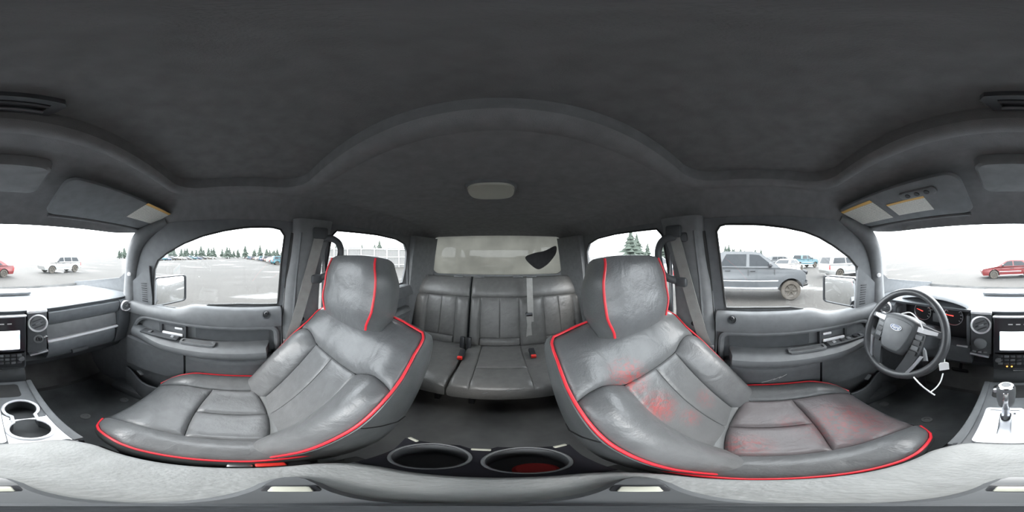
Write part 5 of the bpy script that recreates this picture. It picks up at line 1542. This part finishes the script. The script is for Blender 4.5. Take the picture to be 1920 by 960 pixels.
# white corrugated fence behind the passenger rear window
M['fence'] = mat('white corrugated sheet', (0.12, 0.12, 0.117), 0.6, var=0.05, scale=1)
A, B = polar(-68, 24), polar(-28, 27)
fn_ = None
nP = 9
for k in range(nP):
    a, b = lerp(A, B, k/nP), lerp(A, B, (k+1)/nP)
    d = (b-a); q = Vector((-d.y, d.x, 0)).normalized()
    f = thing('fence_section', (a+b)/2, 'white corrugated fence section standing behind the passenger side of the yard', 'fence', 'white fence sections')
    mb = MB(); N_ = 12
    rings = []
    for j in range(N_*2+1):
        p = a+d*(0.005+0.99*j/(N_*2))+q*(0.02 if j % 2 else -0.02); rings.append([p+Vector((0, 0, z))+q*o for z, o in ((0.05, 0), (2.95, 0), (2.95, 0.01), (0.05, 0.01))])
    mb.loft(rings); build('sheet', mb, 'fence', f)
    for z in (0.4, 1.6, 2.75):
        mb = MB(); mb.box(tuple((a+b)/2+Vector((0, 0, z))-q*0.06), (d.length-0.02, 0.05, 0.08), 0, Matrix.Rotation(math.atan2(d.y, d.x), 3, 'Z')); build('rail', mb, 'silver', f)
    mb = MB(); mb.box(tuple(a+d*0.03+Vector((0, 0, 1.5))-q*0.06), (0.09, 0.09, 3.0)); build('post', mb, 'silver', f)

# trees
M['foliage'] = mat('conifer foliage', (0.034, 0.046, 0.036), 0.9, var=0.2, scale=1.5)
M['trunk'] = mat('grey trunk', (0.05, 0.045, 0.04), 0.9)
tprot = []
for v in range(3):
    r = random.Random(20+v)
    t = thing('conifer_tree', (0, 0, GZ), 'hazy dark conifer in the distant tree line', 'tree')
    mb = MB(); Ht = 10.0
    mb.tube([Vector((0, 0, GZ)), Vector((0, 0, GZ+Ht*0.9))], [0.22, 0.05], 6); build('trunk', mb, 'trunk', t)
    mb = MB()
    for L in range(9):
        z = Ht*(0.12+0.88*L/9); rad = 2.0*(1-L/9.3)*r.uniform(0.85, 1.15); hh = Ht*0.17
        n = 11
        ring_ = [Vector((math.cos(2*PI*k/n+L)*rad*(1 if k % 2 else 0.55)*r.uniform(0.8, 1.2), math.sin(2*PI*k/n+L)*rad*(1 if k % 2 else 0.55)*r.uniform(0.8, 1.2), GZ+z-r.uniform(0, 0.5))) for k in range(n)]
        mb.add(ring_+[Vector((0, 0, GZ+z+hh)), Vector((0, 0, GZ+z+0.2))], [(k, (k+1) % n, n) for k in range(n)]+[((k+1) % n, k, n+1) for k in range(n)])
    build('foliage', mb, 'foliage', t)
    tprot.append(t)
rt = random.Random(3)
tspots = []
for k in range(300): tspots.append((rt.uniform(-134, -72), rt.uniform(105, 150), rt.uniform(0.7, 1.15)))
for k in range(24): tspots.append((rt.uniform(-66, -40), rt.uniform(45, 70), rt.uniform(0.55, 0.75)))
for k in range(22): tspots.append((rt.uniform(44, 60), rt.uniform(45, 80), rt.uniform(0.7, 1.15)))
for k in range(24): tspots.append((rt.uniform(74, 92), rt.uniform(90, 140), rt.uniform(0.7, 1.0)))
ok_ = []
for az, d, s_ in tspots:
    p = polar(az, d)
    if all((p-polar(a2, d2)).length > 2.75*(s_+s2)*1.56 for a2, d2, s2 in ok_): ok_.append((az, d, s_))
tspots = ok_
for i, (az, d, s_) in enumerate(tspots):
    if az < -70: lab, grp = 'hazy conifer in the tree line beyond the passenger window', 'conifers beyond the passenger window'
    elif az < 0: lab, grp = 'hazy conifer rising behind the white fence', 'conifers behind the fence'
    elif az < 70: lab, grp = 'hazy conifer beyond the white van on the driver side', 'conifers beyond the van'
    else: lab, grp = 'hazy conifer far behind the roof of the smashed grey pickup', 'conifers behind the pickup'
    if i < 3:
        o = tprot[i]; o.location = polar(az, d)+Vector((0, 0, ZC)); o['label'] = lab; o['group'] = grp
    else:
        o = copy_tree(tprot[i % 3], polar(az, d), rt.uniform(0, 6), lab, grp)
    o.scale = (s_*1.9, s_*1.9, s_*0.85)
